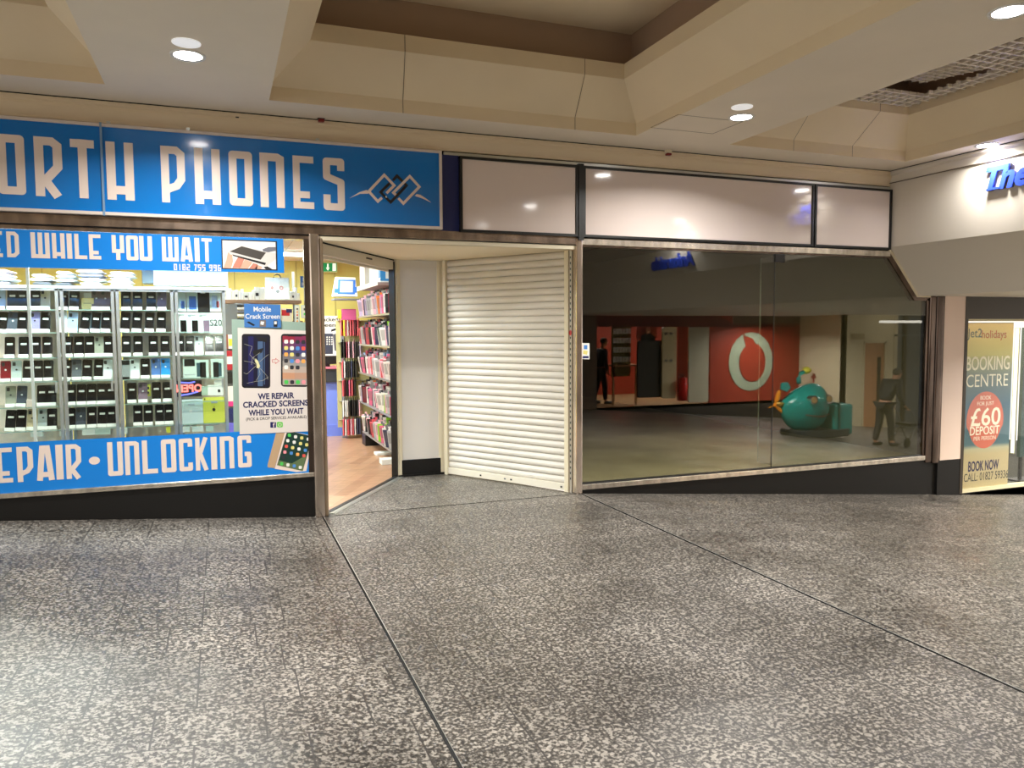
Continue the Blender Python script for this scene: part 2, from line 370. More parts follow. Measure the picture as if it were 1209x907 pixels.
# ================================================================== CEILING with coffers
ZC = 3.15
CX = [(-3.9, -.675), (.37, 3.355), (4.31, 6.40)]; CY = [(-4.9, -.43), (-10.2, -5.9)]
ce = MB()
xs = [-6, *[v for c in CX for v in c], 6.67]; ys = [-10.6, -10.2, -5.9, -4.9, -.43, .02]
for i in range(len(xs)-1):
    for j in range(len(ys)-1):
        if i % 2 == 1 and j % 2 == 1: continue
        x0, x1, y0, y1 = xs[i], xs[i+1], ys[j], ys[j+1]
        ce.add([(x0, y0, ZC), (x1, y0, ZC), (x1, y1, ZC), (x0, y1, ZC)], [(3, 2, 1, 0)], CEIL)
ce.box(-6, 6.67, YB, .02, 4.0, 4.1, CEIL)
struct(ce.build('ceiling'))
for a, (x0, x1) in enumerate(CX):
    for b, (y0, y1) in enumerate(CY):
        c = MB(); s = .265; d = .15
        def ring(x0, x1, y0, y1, z): return [(x0, y0, z), (x1, y0, z), (x1, y1, z), (x0, y1, z)]
        lv = [ring(x0, x1, y0, y1, ZC), ring(x0, x1, y0, y1, 3.25), ring(x0+s, x1-s, y0+s, y1-s, 3.51), ring(x0+s, x1-s, y0+s, y1-s, 3.63),
              ring(x0+s-d, x1-s+d, y0+s-d, y1-s+d, 3.631), ring(x0+s-d, x1-s+d, y0+s-d, y1-s+d, 3.93)]
        for k in range(5):
            p, q = lv[k], lv[k+1]
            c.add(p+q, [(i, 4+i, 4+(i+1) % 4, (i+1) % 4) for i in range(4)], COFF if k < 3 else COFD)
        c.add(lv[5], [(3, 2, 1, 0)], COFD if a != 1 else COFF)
        # hairline joints between the cast panels
        def seam(xa, xb):
            for (p0, p1) in (((xa, y1-.001, ZC), (xa, y1-.001, 3.25)), ((xa, y1-.001, 3.25), (xb, y1-s-.001, 3.51)), ((xb, y1-s-.001, 3.51), (xb, y1-s-.001, 3.63))):
                c.add([(p0[0]-.0022, p0[1]-.0012, p0[2]-.0012), (p0[0]+.0022, p0[1]-.0012, p0[2]-.0012), (p1[0]+.0022, p1[1]-.0012, p1[2]-.0012), (p1[0]-.0022, p1[1]-.0012, p1[2]-.0012)], [(0, 1, 2, 3)], 'seam_brown')
        mat('seam_brown', (.16, .12, .09), .9)
        if a == 1: seam(1.34, 1.30); seam(2.78, 2.74)
        elif a == 2: seam(5.72, 5.78); seam(5.02, 5.02)
        else: seam(-2.2, -2.2)
        o = c.build('ceiling_coffer'); o['kind'] = 'structure'
# egg-crate louvre in the right coffer, with one tile pushed up
lou = thing('ceiling_louvre', (5.35, -2.6, 3.56), 'grey egg-crate ceiling louvre filling the right-hand coffer, one tile pushed up', 'ceiling grille')
m = MB(); x0, x1, y0, y1 = 4.31+.27, 6.40-.27, -4.9+.27, -.43-.27
LG = mat('louvre_grey', s2l(226, 218, 206), .5)
hole = (5.25, 5.92, -1.72, -1.02)
k = 0
stp = .093
xx = x0
while xx <= x1:
    if hole[0] < xx < hole[1]:
        m.box(xx-.009, xx+.009, y0, hole[2], 3.575, 3.60, LG); m.box(xx-.009, xx+.009, hole[3], y1, 3.575, 3.60, LG)
    else: m.box(xx-.009, xx+.009, y0, y1, 3.575, 3.60, LG)
    xx += stp
yy = y0
while yy <= y1:
    if hole[2] < yy < hole[3]:
        m.box(x0, hole[0], yy-.009, yy+.009, 3.576, 3.601, LG); m.box(hole[1], x1, yy-.009, yy+.009, 3.576, 3.601, LG)
    else: m.box(x0, x1, yy-.009, yy+.009, 3.576, 3.601, LG)
    yy += stp
sub(m, 'louvre_grid', lou)
m = MB()
for i in range(8):
    X = hole[0]+.02+i*.088
    m.hexa([(X, hole[2], 3.60), (X+.008, hole[2], 3.60), (X+.008, hole[3], 3.68), (X, hole[3], 3.68), (X, hole[2], 3.65), (X+.008, hole[2], 3.65), (X+.008, hole[3], 3.73), (X, hole[3], 3.73)], LG)
    Y = hole[2]+.02+i*.088; z = 3.60+(Y-hole[2])*.115
    m.box(hole[0], hole[1], Y, Y+.008, z, z+.05, LG)
sub(m, 'loose_tile', lou)
# cornice above the shop fronts
c = MB()
prof = [(-.045, ZC), (-.045, 3.118), (-.028, 3.108), (-.028, 3.085), (.0, 3.02), (.0, 3.0), (.12, 3.0), (.12, ZC)]
c.prism([(-6, y, z) for y, z in prof], (12.67, 0, 0), CORN)
struct(c.build('trim_2'))
c = MB(); c.box(-6, 6.67, -.047, -.044, 3.142, 3.149, GAP); c.box(-6, 6.67, .02, .1, 2.93, 3.0, GAP)
c.box(1.78, 6.67, -.0, .03, 2.965, 2.99, ALU); struct(c.build('trim_3'))
# backing wall above the shop fronts
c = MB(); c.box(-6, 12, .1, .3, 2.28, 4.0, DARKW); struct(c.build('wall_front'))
# ================================================================== BULKHEAD on the right
b = MB()
prof = [(6.67, ZC+.2), (6.67, 2.36), (7.10, 1.85), (20, 1.85), (20, ZC+.2)]
n = len(prof)
b.prism([(x, .1, z) for x, z in prof][::-1], (0, -10.7, 0), BULK)
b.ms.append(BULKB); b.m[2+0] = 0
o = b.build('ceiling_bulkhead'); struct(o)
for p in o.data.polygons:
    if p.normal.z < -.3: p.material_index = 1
c = MB(); c.prism([(6.67, 0.0, 3.15), (6.62, 0.0, 3.15), (6.62, 0.0, 3.12), (6.655, 0.0, 3.10), (6.655, 0.0, 3.035), (6.67, 0.0, 3.03)], (0, -10.6, 0), BULK)
struct(c.build('trim_4'))
c = MB(); c.box(6.652, 6.668, -10.6, 0, 3.026, 3.0315, 'seam_brown'); c.box(6.615, 6.621, -10.6, 0, 3.143, 3.149, GAP); struct(c.build('trim_5'))
# pale bead that edges the bulkhead against the shop window
c = MB(); c.prism([(6.655, -.02, 2.37), (6.655, -.02, 2.34), (7.085, -.02, 1.835), (7.45, -.02, 1.835), (7.45, -.02, 1.855), (7.105, -.02, 1.855)], (0, .12, 0), CREAM)
struct(c.build('trim_6'))
# raised centre name letters on the bulkhead
BLU_L = mat('letter_royal_blue', s2l(50, 80, 205), .35); GRY_L = mat('letter_return_grey', s2l(120, 112, 100), .6)
def serifs(w0, z, y0): pass
def wall_letters(word, yst, z, size, sx, label):
    r = thing('sign_lettering', (6.64, yst, z), label, 'sign', 'raised centre name letters')
    rot = (pi/2, 0, -pi/2)
    ftext(word, size, (6.645, yst, z), BLU_L, 'letter_faces', r, rot, 'LEFT', .008, .012, sx, .28)
    ftext(word, size, (6.658, yst, z), GRY_L, 'letter_returns', r, rot, 'LEFT', .011, .009, sx, .28)
    q = MB()   # slab serifs
    if word[0] == 'T':
        for (ya, yb, za, zb) in ((yst-.19, yst-.05, z-.004, z+.012), (yst-.075, yst-.06, z+size*.60, z+size*.72), (yst-.265, yst-.25, z+size*.60, z+size*.72)):
            q = MB(); q.box(6.633, 6.665, ya, yb, za, zb, BLU_L); sub(q, 'serif', r)
    return r
wall_letters('The', -1.07, 2.765, .29, .95, 'blue raised italic letters reading The high on the white bulkhead at the far right')
wall_letters('Shopping', -2.42, 2.765, .29, 1., 'blue raised italic word beginning Sho on the bulkhead, mirrored in the white fascia panels')
wall_letters('Ankerside', -3.55, 2.47, .29, 1., 'blue raised italic word low on the bulkhead, mirrored in the empty shop window top')
# ================================================================== DOWNLIGHTS
LAMP = mat('lamp_white', (1, 1, 1), .5, emit=(1, .97, .93), es=26)
GHOST = mat('lamp_ghost', (.7, .7, .7), .4, emit=(1, 1, 1), es=.35)
def downlight(x, y, label, power=52, z=ZC, warm=False):
    r = thing('ceiling_downlight', (x, y, z-.01), label, 'light', 'round ceiling downlights')
    g = MB(); n = 28
    for i in range(n):
        a, b2 = 2*pi*i/n, 2*pi*(i+1)/n
        q = []
        for (rr, zz) in ((.078, -.004), (.098, -.010), (.102, 0.)): q += [(x+rr*cos(a), y+rr*sin(a), z+zz), (x+rr*cos(b2), y+rr*sin(b2), z+zz)]
        g.add(q, [(0, 1, 3, 2), (2, 3, 5, 4)], WHITE)
    rg = sub(g, 'trim_ring', r, smooth=True)
    g = MB(); g.cyl((x, y, z-.005), .079, .004, LAMP, n=28); sub(g, 'lens', rg)
    ld = bpy.data.lights.new('downlight_lamp', 'AREA'); ld.shape = 'DISK'; ld.size = .15; ld.energy = power; ld.color = (1, .80, .52) if warm else (1, .97, .92); ld.spread = radians(150)
    lo = bpy.data.objects.new('downlight_lamp', ld); COL.objects.link(lo); lo.parent = r; lo.location = (0, 0, -.012)
    return r
downlight(-.136, -1.20, 'round lit downlight in the ceiling strip above the blue shop sign')
downlight(3.84, -1.21, 'round lit downlight in the ceiling beam above the white fascia panels')
downlight(3.90, -3.34, 'round lit downlight at the top right corner, nearest the camera')
downlight(6.53, -1.20, 'round lit downlight tight against the bulkhead above the blue letters', 13)
for x in (-.136, 3.9): downlight(x, -5.4, 'round lit downlight in the ceiling beam behind the camera' if x > 0 else 'round lit downlight behind the camera on the left')
for x in (-.136,): downlight(x, -3.34, 'round lit downlight overhead between the left and centre coffers')
downlight(6.53, -3.9, 'round lit downlight beside the bulkhead behind the view', 16)
for (x, y) in ((9.5, -1.6), (9.5, -5.), (13.5, -3.2), (13.5, -7.2), (13.1, -9.6), (17, -5.)):  # the lamp by the red wall is added to brighten the white return wall
    downlight(x, y, 'round downlight in the low ceiling of the right-hand mall, %s' % {(9.5, -5.): 'middle of the nearer row', (13.5, -7.2): 'before the wooden door', (13.1, -9.6): 'added to light the return wall', (17, -5.): 'furthest along'}.get((x, y), '') if y < -4 else 'round downlight near the shop fronts in the low right-hand ceiling, %s' % ('nearer' if x < 10 else 'farther'), 110, 1.85)
downlight(7.7, -3.9, 'round warm downlight in the low ceiling before the travel shop', 130, 1.85, warm=True)
for (x, y, l) in ((-.137, -1.417, 'dim camera ghost of the lit downlight over the blue sign, modelled as a disc'), (3.67, -1.44, 'dim camera ghost of the lit downlight over the fascia panels, modelled as a disc')):
    g = MB(); g.cyl((0, 0, -.006), .078, .005, GHOST, n=28); o = g.build('lamp_ghost_disc'); o.location = (x, y, ZC); tag(o, l, 'light')  # faintly glowing discs added to copy camera ghosts of the lit downlights
# hatch outline in the ceiling beam and little devices on the cornice
g = MB()
for (a, b2) in (((-.3, -.2), (.3, -.2)), ((.3, -.2), (.3, .2)), ((-.3, -.2), (-.3, .2)), ((-.3, .2), (.3, .2))):
    g.box(min(a[0], b2[0])-.002, max(a[0], b2[0])+.002, min(a[1], b2[1])-.002, max(a[1], b2[1])+.002, -.002, -.0005, 'seam_brown')
o = g.build('access_hatch'); h = P(822, 147, z=ZC); o.location = (h.x, h.y, ZC); tag(o, 'hairline square access hatch in the ceiling beam right of the centre coffer', 'hatch')
def detector(px, py, label, dark):
    q = P(px, py, y=-.07); r = thing('alarm_sensor', tuple(q), label, 'sensor')
    g = MB(); g.box(q.x-.028, q.x+.028, q.y-.02, q.y+.024, q.z, q.z+.045, BLACK if dark else CREAM); sub(g, 'housing', r, bevel=.004)
    g = MB(); g.box(q.x-.024, q.x+.024, q.y-.024, q.y+.018, q.z-.022, q.z, mat('dark_red_lens', s2l(120, 24, 22), .3)); sub(g, 'lens', r, bevel=.006)
detector(379, 141, 'small black sensor with a red lens on the cornice above the blue sign', True)
detector(789, 181, 'small cream sensor with a red base on the cornice above the white panels', False)
q = P(280, 137.5, y=-.03); g = MB(); g.box(-.012, .012, -.012, .01, -.012, .012, BLACK); o = g.build('black_fixing', bevel=.002); o.location = q; tag(o, 'tiny black square fixing on the cornice left of the black sensor', 'fixing')
# ================================================================== SHOP SIGN (left)
YS = -.05
sg = thing('shop_sign', (0, YS+.02, 2.34), 'long blue fascia sign with white lettering ending PHONES and a linked diamond emblem', 'sign')
m = MB(); m.box(-3.2, 1.725, YS, .09, 2.362, 2.96, BLUE); spn = sub(m, 'sign_panel', sg)
m = MB()
m.box(-3.2, 1.745, YS-.012, .09, 2.96, 2.983, ALUW); m.box(-3.2, 1.745, YS-.012, .09, 2.34, 2.363, ALUW); m.box(1.722, 1.745, YS-.012, .09, 2.363, 2.96, ALUW)
sub(m, 'sign_frame', sg, bevel=.002)
xj = P(121, 200, y=YS).x
m = MB(); m.box(xj-.007, xj+.007, YS-.015, YS+.01, 2.335, 2.988, mat('clear_strip', s2l(120, 150, 180), .3)); sub(m, 'joint_strip', spn)
for px in (128, 222, 375):
    q = P(px, 146+.077*px-9, y=YS); m = MB(); m.box(q.x-.012, q.x+.012, YS-.012, 0.02, 2.982, 3.0, ALU); sub(m, 'fixing_clip', sg)
m = MB()
zt, zb = P(45, 161, y=YS).z, P(45, 231.5, y=YS).z
for ch, a, b2 in (('O', 0.5, 30), ('R', 41, 74), ('T', 84, 112), ('H', 125.5, 158), ('P', 190, 218.5), ('H', 229.5, 260), ('O', 270, 298), ('N', 306.5, 335.5), ('E', 345.5, 370), ('S', 381, 406.5)):
    xa, xb = P(a, 200, y=YS).x, P(b2, 200, y=YS).x
    if ch == 'O' and a < 5: xa = xb-.165
    write(m, ch, xa, xb, zb, zt, YS, LETW, th=.004, t=.33 if ch != 'T' else .38)
sub(m, 'lettering', sg)
# emblem
def ep(pts): return [(P(395+a/9.3, 190+b2/9.3, y=YS).x, P(395+a/9.3, 190+b2/9.3, y=YS).z) for a, b2 in pts]
m = MB(); EM = .021
stroke(m, ep([(520, 405), (475, 445), (385, 345), (385, 325), (545, 155), (655, 270), (570, 355)]), EM, YS, LETW, th=.003)
stroke(m, ep([(640, 215), (685, 165), (790, 270), (615, 455), (505, 345), (605, 245)]), EM, YS-.0006, BLK, th=.003)
stroke(m, ep([(700, 410), (755, 468), (930, 285), (825, 170), (645, 350), (672, 375)]), EM, YS-.0012, LETW, th=.003)
flat(m, ep([(165, 410), (270, 345), (350, 320), (385, 335), (370, 360), (280, 362)]), YS-.003, LETW, .003)
flat(m, ep([(880, 385), (900, 365), (940, 372), (1000, 410), (1060, 458), (970, 415)]), YS-.003, LETW, .003)
flat(m, ep([(556, 390), (566, 383), (576, 400), (565, 408)]), YS-.005, WHITE, .001)
sub(m, 'emblem', sg)
m = MB(); m.box(1.745, 1.905, .0, .09, 2.32, 2.965, NAVY); struct(m.build('trim_7'))
# white fascia panels
def fpanel(x0, x1, label, bow=0., yy=-.03):
    r = thing('fascia_panel', ((x0+x1)/2, yy, 2.33), label, 'panel', 'blank fascia panels over the empty shop')
    g = MB(); n = 16
    for i in range(n):
        a, b2 = x0+.025+(x1-x0-.05)*i/n, x0+.025+(x1-x0-.05)*(i+1)/n
        ya, yb = yy-bow*sin(pi*i/n), yy-bow*sin(pi*(i+1)/n)
        g.add([(a, ya, 2.352), (b2, yb, 2.352), (b2, yb, 2.935), (a, ya, 2.935), (a, .08, 2.352), (b2, .08, 2.352), (b2, .08, 2.935), (a, .08, 2.935)],
              [(0, 1, 2, 3), (5, 4, 7, 6), (4, 5, 1, 0), (3, 2, 6, 7)], FASC)
    sub(g, 'acrylic_face', r, smooth=False)
    g = MB(); w = .022
    g.box(x0, x1, yy-.012, .09, 2.33, 2.352, BLACK); g.box(x0, x1, yy-.012, .09, 2.935, 2.957, BLACK); g.box(x0, x0+w, yy-.0115, .09, 2.33, 2.957, BLACK); g.box(x1-w, x1, yy-.0115, .09, 2.33, 2.957, BLACK)
    sub(g, 'black_frame', r)
fpanel(1.905, 3.0, 'blank grey-white fascia panel in a black frame, leftmost, above the roller shutter')
fpanel(3.05, 5.63, 'blank glossy white fascia panel, the longest, above the empty shop window', 0.006)
fpanel(5.645, 6.66, 'blank white fascia panel, rightmost, against the bulkhead')
g = MB(); g.box(3.0, 3.05, -.05, .09, 2.3, 2.97, BLACK); struct(g.build('trim_8'))
# header bands in bronze metal
g = MB()
g.box(-3.2, 3.0, -.02, .12, 2.262, 2.335, 'bronze_metal'); g.box(-3.2, 3.0, -.012, .12, 2.255, 2.262, BLACK); g.box(-3.2, .70, -.0, .12, 2.225, 2.256, 'bronze_metal')
struct(g.build('trim_9', bevel=.006))
g = MB(); g.box(3.0, 6.68, -.02, .12, 2.262, 2.325, 'steel_bright'); g.box(3.0, 6.66, -.008, .12, 2.245, 2.263, 'dark_bronze')
struct(g.build('trim_10', bevel=.006))
# posts
g = MB(); g.box(.665, .745, -.03, .06, .0, 2.27, 'steel_post'); g.box(.745, .775, -.012, .06, .0, 2.24, mat('post_edge', s2l(150, 132, 110), .3, metal=.6)); struct(g.build('trim_11', bevel=.012))
g = MB(); g.box(2.985, 3.05, -.03, .06, .0, 2.325, 'steel_post'); struct(g.build('trim_12', bevel=.012))
g = MB(); g.box(7.275, 7.36, -.03, .08, zfl(7.28)+.36, 1.85, 'dark_bronze'); g.box(7.36, 7.45, -.045, .08, zfl(7.4)+.36, 1.85, 'dark_bronze'); struct(g.build('trim_13', bevel=.012))
# plinths
def plinth(x0, x1, z1, name, y=0.):
    g = MB(); za, zb = zfl(x0)-.05, zfl(x1)-.05
    g.hexa([(x0, y-.0, za), (x1, y-.0, zb), (x1, .12, zb), (x0, .12, za), (x0, y, z1), (x1, y, z1), (x1, .12, z1), (x0, .12, z1)], PLINTH); struct(g.build(name))
plinth(-3.2, .665, .335, 'baseboard_left'); plinth(3.05, 7.45, .035, 'baseboard_right', -.0); plinth(7.45, 7.84, .02, 'baseboard_pillar', -.03)
plinth(7.84, 12, -.385, 'baseboard_far', -.0)
# ================================================================== LEFT SHOP WINDOW
w = empty('window_1', (-1.2, 0, .335)); w['kind'] = 'structure'
g = MB(); g.box(-3.2, .665, -.02, .07, .335, .372, 'steel_bright'); sub(g, 'window_sill', w, bevel=.006)
g = MB(); g.box(.625, .665, -.012, .06, .372, 2.225, 'dark_bronze'); sub(g, 'window_jamb', w)
xg = P(36, 400, y=.0).x
g = MB(); g.box(-3.2, xg-.002, .0, .008, .372, 2.225, 'shop_glass'); sub(g, 'window_pane', w)
g = MB(); g.box(xg+.002, .627, .0, .008, .372, 2.225, 'shop_glass'); sub(g, 'window_pane', w)
g = MB(); g.box(xg-.009, xg+.009, -.004, .012, .372, 2.225, mat('silicone_pale', s2l(190, 205, 200), .4)); sub(g, 'pane_joint', w)
# upper vinyl
YV = -.0065
vt = thing('window_vinyl_banner', (-1, YV, 1.96), 'blue banner across the top of the phone shop window reading WHILE YOU WAIT', 'banner')
g = MB(); g.box(-3.2, .474, YV, YV+.002, 1.958, 2.222, VBLUE); sub(g, 'banner_sheet', vt)
g = MB()
def rowtext(items, zt, zb, y, m, t=None):
    for ch, a, b2, yy in items:
        xa, xb = P(a, yy, y=y).x, P(b2, yy, y=y).x
        write(g, ch, xa, xb, zb, zt, y, m, th=.0012, t=t)
zt, zb = P(40, 274.3, y=YV).z, P(40, 304.5, y=YV).z
rowtext([('E', -12, 3, 290), ('D', 8, 22.5, 290), ('W', 36, 59, 290), ('H', 61.5, 76.5, 290), ('I', 79, 85, 290), ('L', 88, 102.5, 290), ('E', 105, 119, 290), ('Y', 132, 146.5, 290), ('O', 149, 163, 290), ('U', 164.5, 179.5, 290),
         ('W', 190.7, 211, 290), ('A', 213, 227, 290), ('I', 229.6, 235.3, 290), ('T', 238, 250, 290)], zt, zb, YV, LETW)
zt2, zb2 = P(232, 312.3, y=YV).z, P(232, 319.6, y=YV).z
x = 205.2
for ch in '0182 755 996':
    if ch != ' ': rowtext([(ch, x, x+3.9, 316)], zt2, zb2, YV, LETW, .34)
    x += 5.05 if ch != ' ' else 3.2
sub(g, 'lettering', vt)
g = MB()
def cp(pts): return [(200+a/8.636, 270+b2/8.636) for a, b2 in pts]
pxpoly(g, cp([(528, 105), (1096, 128), (1103, 428), (535, 412)]), YV-.0006, BLK, .0006)
pxpoly(g, cp([(540, 120), (1082, 138), (1088, 416), (547, 402)]), YV-.0010, mat('photo_pale', s2l(232, 230, 226), .5), .0004)
PK = mat('photo_skin', s2l(226, 166, 142), .5); PK2 = mat('photo_skin_shade', s2l(196, 128, 108), .5)
pxpoly(g, cp([(596, 240), (640, 262), (650, 330), (630, 402), (550, 402), (580, 320)]), YV-.0014, PK, .0004)
pxpoly(g, cp([(700, 290), (765, 312), (720, 403), (640, 402), (665, 350)]), YV-.0014, PK2, .0004)
pxpoly(g, cp([(770, 315), (850, 345), (800, 408), (712, 404)]), YV-.0014, PK, .0004)
pxpoly(g, cp([(855, 350), (900, 365), (895, 410), (812, 408)]), YV-.0014, PK2, .0004)
pxpoly(g, cp([(900, 370), (950, 390), (935, 411), (870, 410)]), YV-.0014, PK, .0004)
pxpoly(g, cp([(600, 235), (735, 170), (985, 240), (1082, 250), (1085, 310), (985, 388), (620, 262)]), YV-.0018, mat('photo_silver', s2l(214, 210, 204), .4), .0004)
pxpoly(g, cp([(612, 233), (738, 180), (985, 245), (930, 318)]), YV-.0022, mat('photo_charcoal', s2l(70, 66, 62), .4), .0004)
pxpoly(g, cp([(640, 262), (985, 350), (975, 372), (650, 278)]), YV-.0022, BLK, .0004)
pxpoly(g, cp([(950, 210), (1010, 188), (1082, 188), (1082, 225), (1010, 240), (955, 232)]), YV-.0024, mat('photo_glove_grey', s2l(110, 112, 122), .5), .0004)
pxpoly(g, cp([(960, 392), (1000, 385), (1050, 414), (980, 412)]), YV-.0022, BLK, .0004)
sub(g, 'repair_photograph', vt)
# lower vinyl
vb = thing('window_vinyl_banner', (-1, YV, .372), 'blue banner across the foot of the phone shop window reading UNLOCKING, with a tablet picture', 'banner')
g = MB(); g.box(-3.2, .645, YV, YV+.002, .3725, .728, VBLUE); sub(g, 'banner_sheet', vb)
g = MB()
zt, zb = P(70, 525.2, y=YV).z, P(70, 566.3, y=YV).z
rowtext([('E', -4, 14.5, 545), ('P', 20, 39, 545), ('A', 43, 63.5, 545), ('I', 66, 74.5, 545), ('R', 78, 96, 545), ('U', 127, 145, 540), ('N', 147.5, 164.5, 540), ('L', 168, 186, 540), ('O', 190.5, 208, 540), ('C', 211.5, 227.5, 540), ('K', 231, 246, 540),
         ('I', 249.3, 256.3, 540), ('N', 260, 276.5, 540), ('G', 281, 297, 540)], zt, zb, YV, LETW)
q = P(111.5, 544, y=YV); flat(g, [(q.x+.036*cos(2*pi*i/20), q.z+.029*sin(2*pi*i/20)) for i in range(20)], YV-.0012, LETW, .0012)
sub(g, 'lettering', vb)
def cp(pts): return [(290+a/6.97, 490+b2/6.97) for a, b2 in pts]
g = MB()
pxpoly(g, cp([(250, 148), (322, 146), (240, 438), (182, 432), (180, 412)]), YV-.0008, mat('print_tan', s2l(190, 160, 126), .4), .0006)
pxpoly(g, cp([(322, 146), (395, 140), (552, 172), (500, 462), (420, 470), (240, 444)]), YV-.0014, LETW, .0006)
pxpoly(g, cp([(338, 148), (400, 142), (550, 176), (470, 462), (258, 414)]), YV-.0020, mat('print_dark_green', s2l(22, 56, 48), .4), .0006)
pxpoly(g, cp([(270, 372), (380, 400), (500, 330), (470, 462), (258, 414)]), YV-.0023, mat('print_olive', s2l(96, 116, 78), .4), .0003)
IC = [mat('icon_'+n, s2l(*c), .4) for n, c in (('green', (80, 200, 90)), ('white', (236, 236, 230)), ('red', (220, 90, 80)), ('yellow', (226, 216, 130)), ('blue', (80, 140, 210)), ('dark', (50, 50, 56)), ('pink', (236, 150, 160)), ('orange', (240, 170, 90)))]
def icon(g, cx, cy, r, y, m, org, sc):
    pts = [(org[0]+(cx+dx)/sc, org[1]+(cy+dy)/sc) for dx, dy in ((-r, -r*.6), (-r*.6, -r), (r*.6, -r), (r, -r*.6), (r, r*.6), (r*.6, r), (-r*.6, r), (-r, r*.6))]
    pxpoly(g, pts, y, m, .0004)
for i, (cx, cy, k) in enumerate([(360, 167, 0), (411, 180, 1), (462, 190, 3), (515, 200, 1), (347, 212, 1), (400, 225, 1), (452, 236, 3), (503, 246, 3), (335, 259, 2), (387, 270, 3), (439, 281, 1), (491, 291, 4), (323, 306, 6), (376, 315, 4), (428, 325, 7), (480, 336, 2), (312, 350, 5), (297, 402, 0), (348, 412, 1), (400, 420, 4), (450, 432, 1)]):
    icon(g, cx, cy, 13, YV-.0028, IC[k], (290, 490), 6.97)
sub(g, 'tablet_picture', vb)
# repair poster on the glass
YP = -.0105
po = thing('repair_poster', (.35, YP, .72), 'grey-white poster on the phone shop window reading WE REPAIR CRACKED SCREENS', 'poster')
g = MB(); a, b2 = P(281, 386, y=YP), P(371, 511, y=YP); pxpoly(g, [(280.5, 387), (370, 391), (372, 509), (283, 513)], YP, POSTER, .0015); sub(g, 'poster_sheet', po)
def cp(pts): return [(270+a/6.475, 380+b2/6.475) for a, b2 in pts]
g = MB()
def prect(g, x0, y0, x1, y1, r, y, m, org=(270, 380), sc=6.475, sk=.012):
    p = rrect(x0, x1, y0, y1, r); pxpoly(g, [(org[0]+a/sc, org[1]+(b2+(a-x0)*sk)/sc) for a, b2 in p], y, m, .0004)
prect(g, 100, 92, 318, 506, 22, YP-.0006, BLK)
prect(g, 112, 110, 308, 494, 14, YP-.0010, mat('print_night', s2l(18, 18, 46), .4))
prect(g, 222, 150, 262, 492, 4, YP-.0014, mat('print_steel_blue', s2l(72, 98, 134), .4)); prect(g, 150, 112, 190, 480, 4, YP-.0014, mat('print_indigo', s2l(30, 30, 84), .4))
prect(g, 270, 130, 276, 480, 2, YP-.0014, MATS['print_steel_blue'])
pxpoly(g, cp([(180, 225), (265, 200), (255, 235), (210, 255), (190, 250)]), YP-.0018, BLK, .0004); pxpoly(g, cp([(205, 115), (300, 120), (290, 160), (230, 140)]), YP-.0018, BLK, .0004)
CR = mat('print_crack', s2l(190, 190, 170), .4)
def line(g, pts, w, y, m):
    q = [P(a, b2, y=y) for a, b2 in cp(pts)]; stroke(g, [(p.x, p.z) for p in q], w, y, m, th=.0004)
for pts in ([(215, 330), (190, 270), (240, 235)], [(215, 330), (140, 400), (115, 390)], [(225, 340), (290, 410), (300, 440)], [(220, 320), (290, 260), (306, 250)], [(205, 300), (160, 250), (180, 190), (120, 170)], [(230, 350), (240, 400), (210, 450)], [(175, 330), (180, 280), (210, 255)], [(118, 300), (180, 310), (215, 330)], [(306, 420), (260, 450), (215, 455), (140, 470)]):
    line(g, pts, .0018, YP-.0022, CR)
pxpoly(g, cp([(205, 280), (225, 300), (240, 340), (228, 358), (212, 350), (216, 325), (200, 305)]), YP-.0026, mat('print_cream', s2l(226, 222, 170), .4), .0004)
prect(g, 400, 92, 608, 496, 24, YP-.0006, BLK)
# wallpaper of the second phone: stacked colour blocks
GR = [s2l(150, 40, 62), s2l(110, 56, 96), s2l(72, 74, 116), s2l(120, 116, 118), s2l(160, 156, 150), s2l(196, 176, 160), s2l(200, 150, 118), s2l(172, 160, 152)]
for i in range(8):
    z0, z1 = 108+i*47, 108+(i+1)*47
    for j in range(2):
        c2 = GR[i]; c2 = c2 if j == 0 else tuple(.75*v+.25*w2 for v, w2 in zip(c2, s2l(50, 60, 130) if i < 4 else s2l(150, 150, 150)))
        prect(g, 412+j*92, z0, 412+(j+1)*93, z1, 3, YP-.0010, mat('print_wall_%d_%d' % (i, j), c2, .4))
prect(g, 450, 96, 560, 112, 6, YP-.0014, BLK)
for i in range(19):
    r2, c2 = divmod(i, 4); icon(g, 439+44*c2, 152+49*r2+c2*1, 15, YP-.0018, IC[[1, 1, 5, 5, 3, 1, 4, 2, 7, 3, 5, 1, 5, 4, 6, 7, 1, 5, 5][i]], (270, 380), 6.475)
for c2, k in enumerate((0, 5, 0, 6)): icon(g, 441+44*c2, 462, 15, YP-.0018, IC[k], (270, 380), 6.475)
RD = mat('print_red', s2l(200, 40, 40), .4)
q = [P(a, b2, y=YP) for a, b2 in cp([(332, 290), (358, 290), (358, 280), (386, 300), (358, 320), (358, 310), (332, 310)])]
stroke(g, [(p.x, p.z) for p in q], .003, YP-.0006, RD, True, th=.0006)
def ptxt(g, s, px0, py_base, px1, hpx, y, m, sx=None, off=0., lead=0.):
    """a printed line fitted between two photo columns on the poster"""
    a, b2 = P(px0, py_base, y=y), P(px1, py_base, y=y); hh = P(px0, py_base-hpx, y=y).z-a.z
    size = hh/.69
    o = ftext(s, size, (0, 0, 0), m, extrude=.0002, off=off*size, align='LEFT')
    xsv = [v.co.x for v in o.data.vertices]; w0, w1 = min(xsv), max(xsv)
    k = (b2.x-a.x)/(w1-w0)
    for v in o.data.vertices: v.co.x = a.x+(v.co.x-w0)*k; v.co.y += y; v.co.z += (a.z+P(px1, py_base+lead, y=y).z*0+0)
    join_into(g, o)
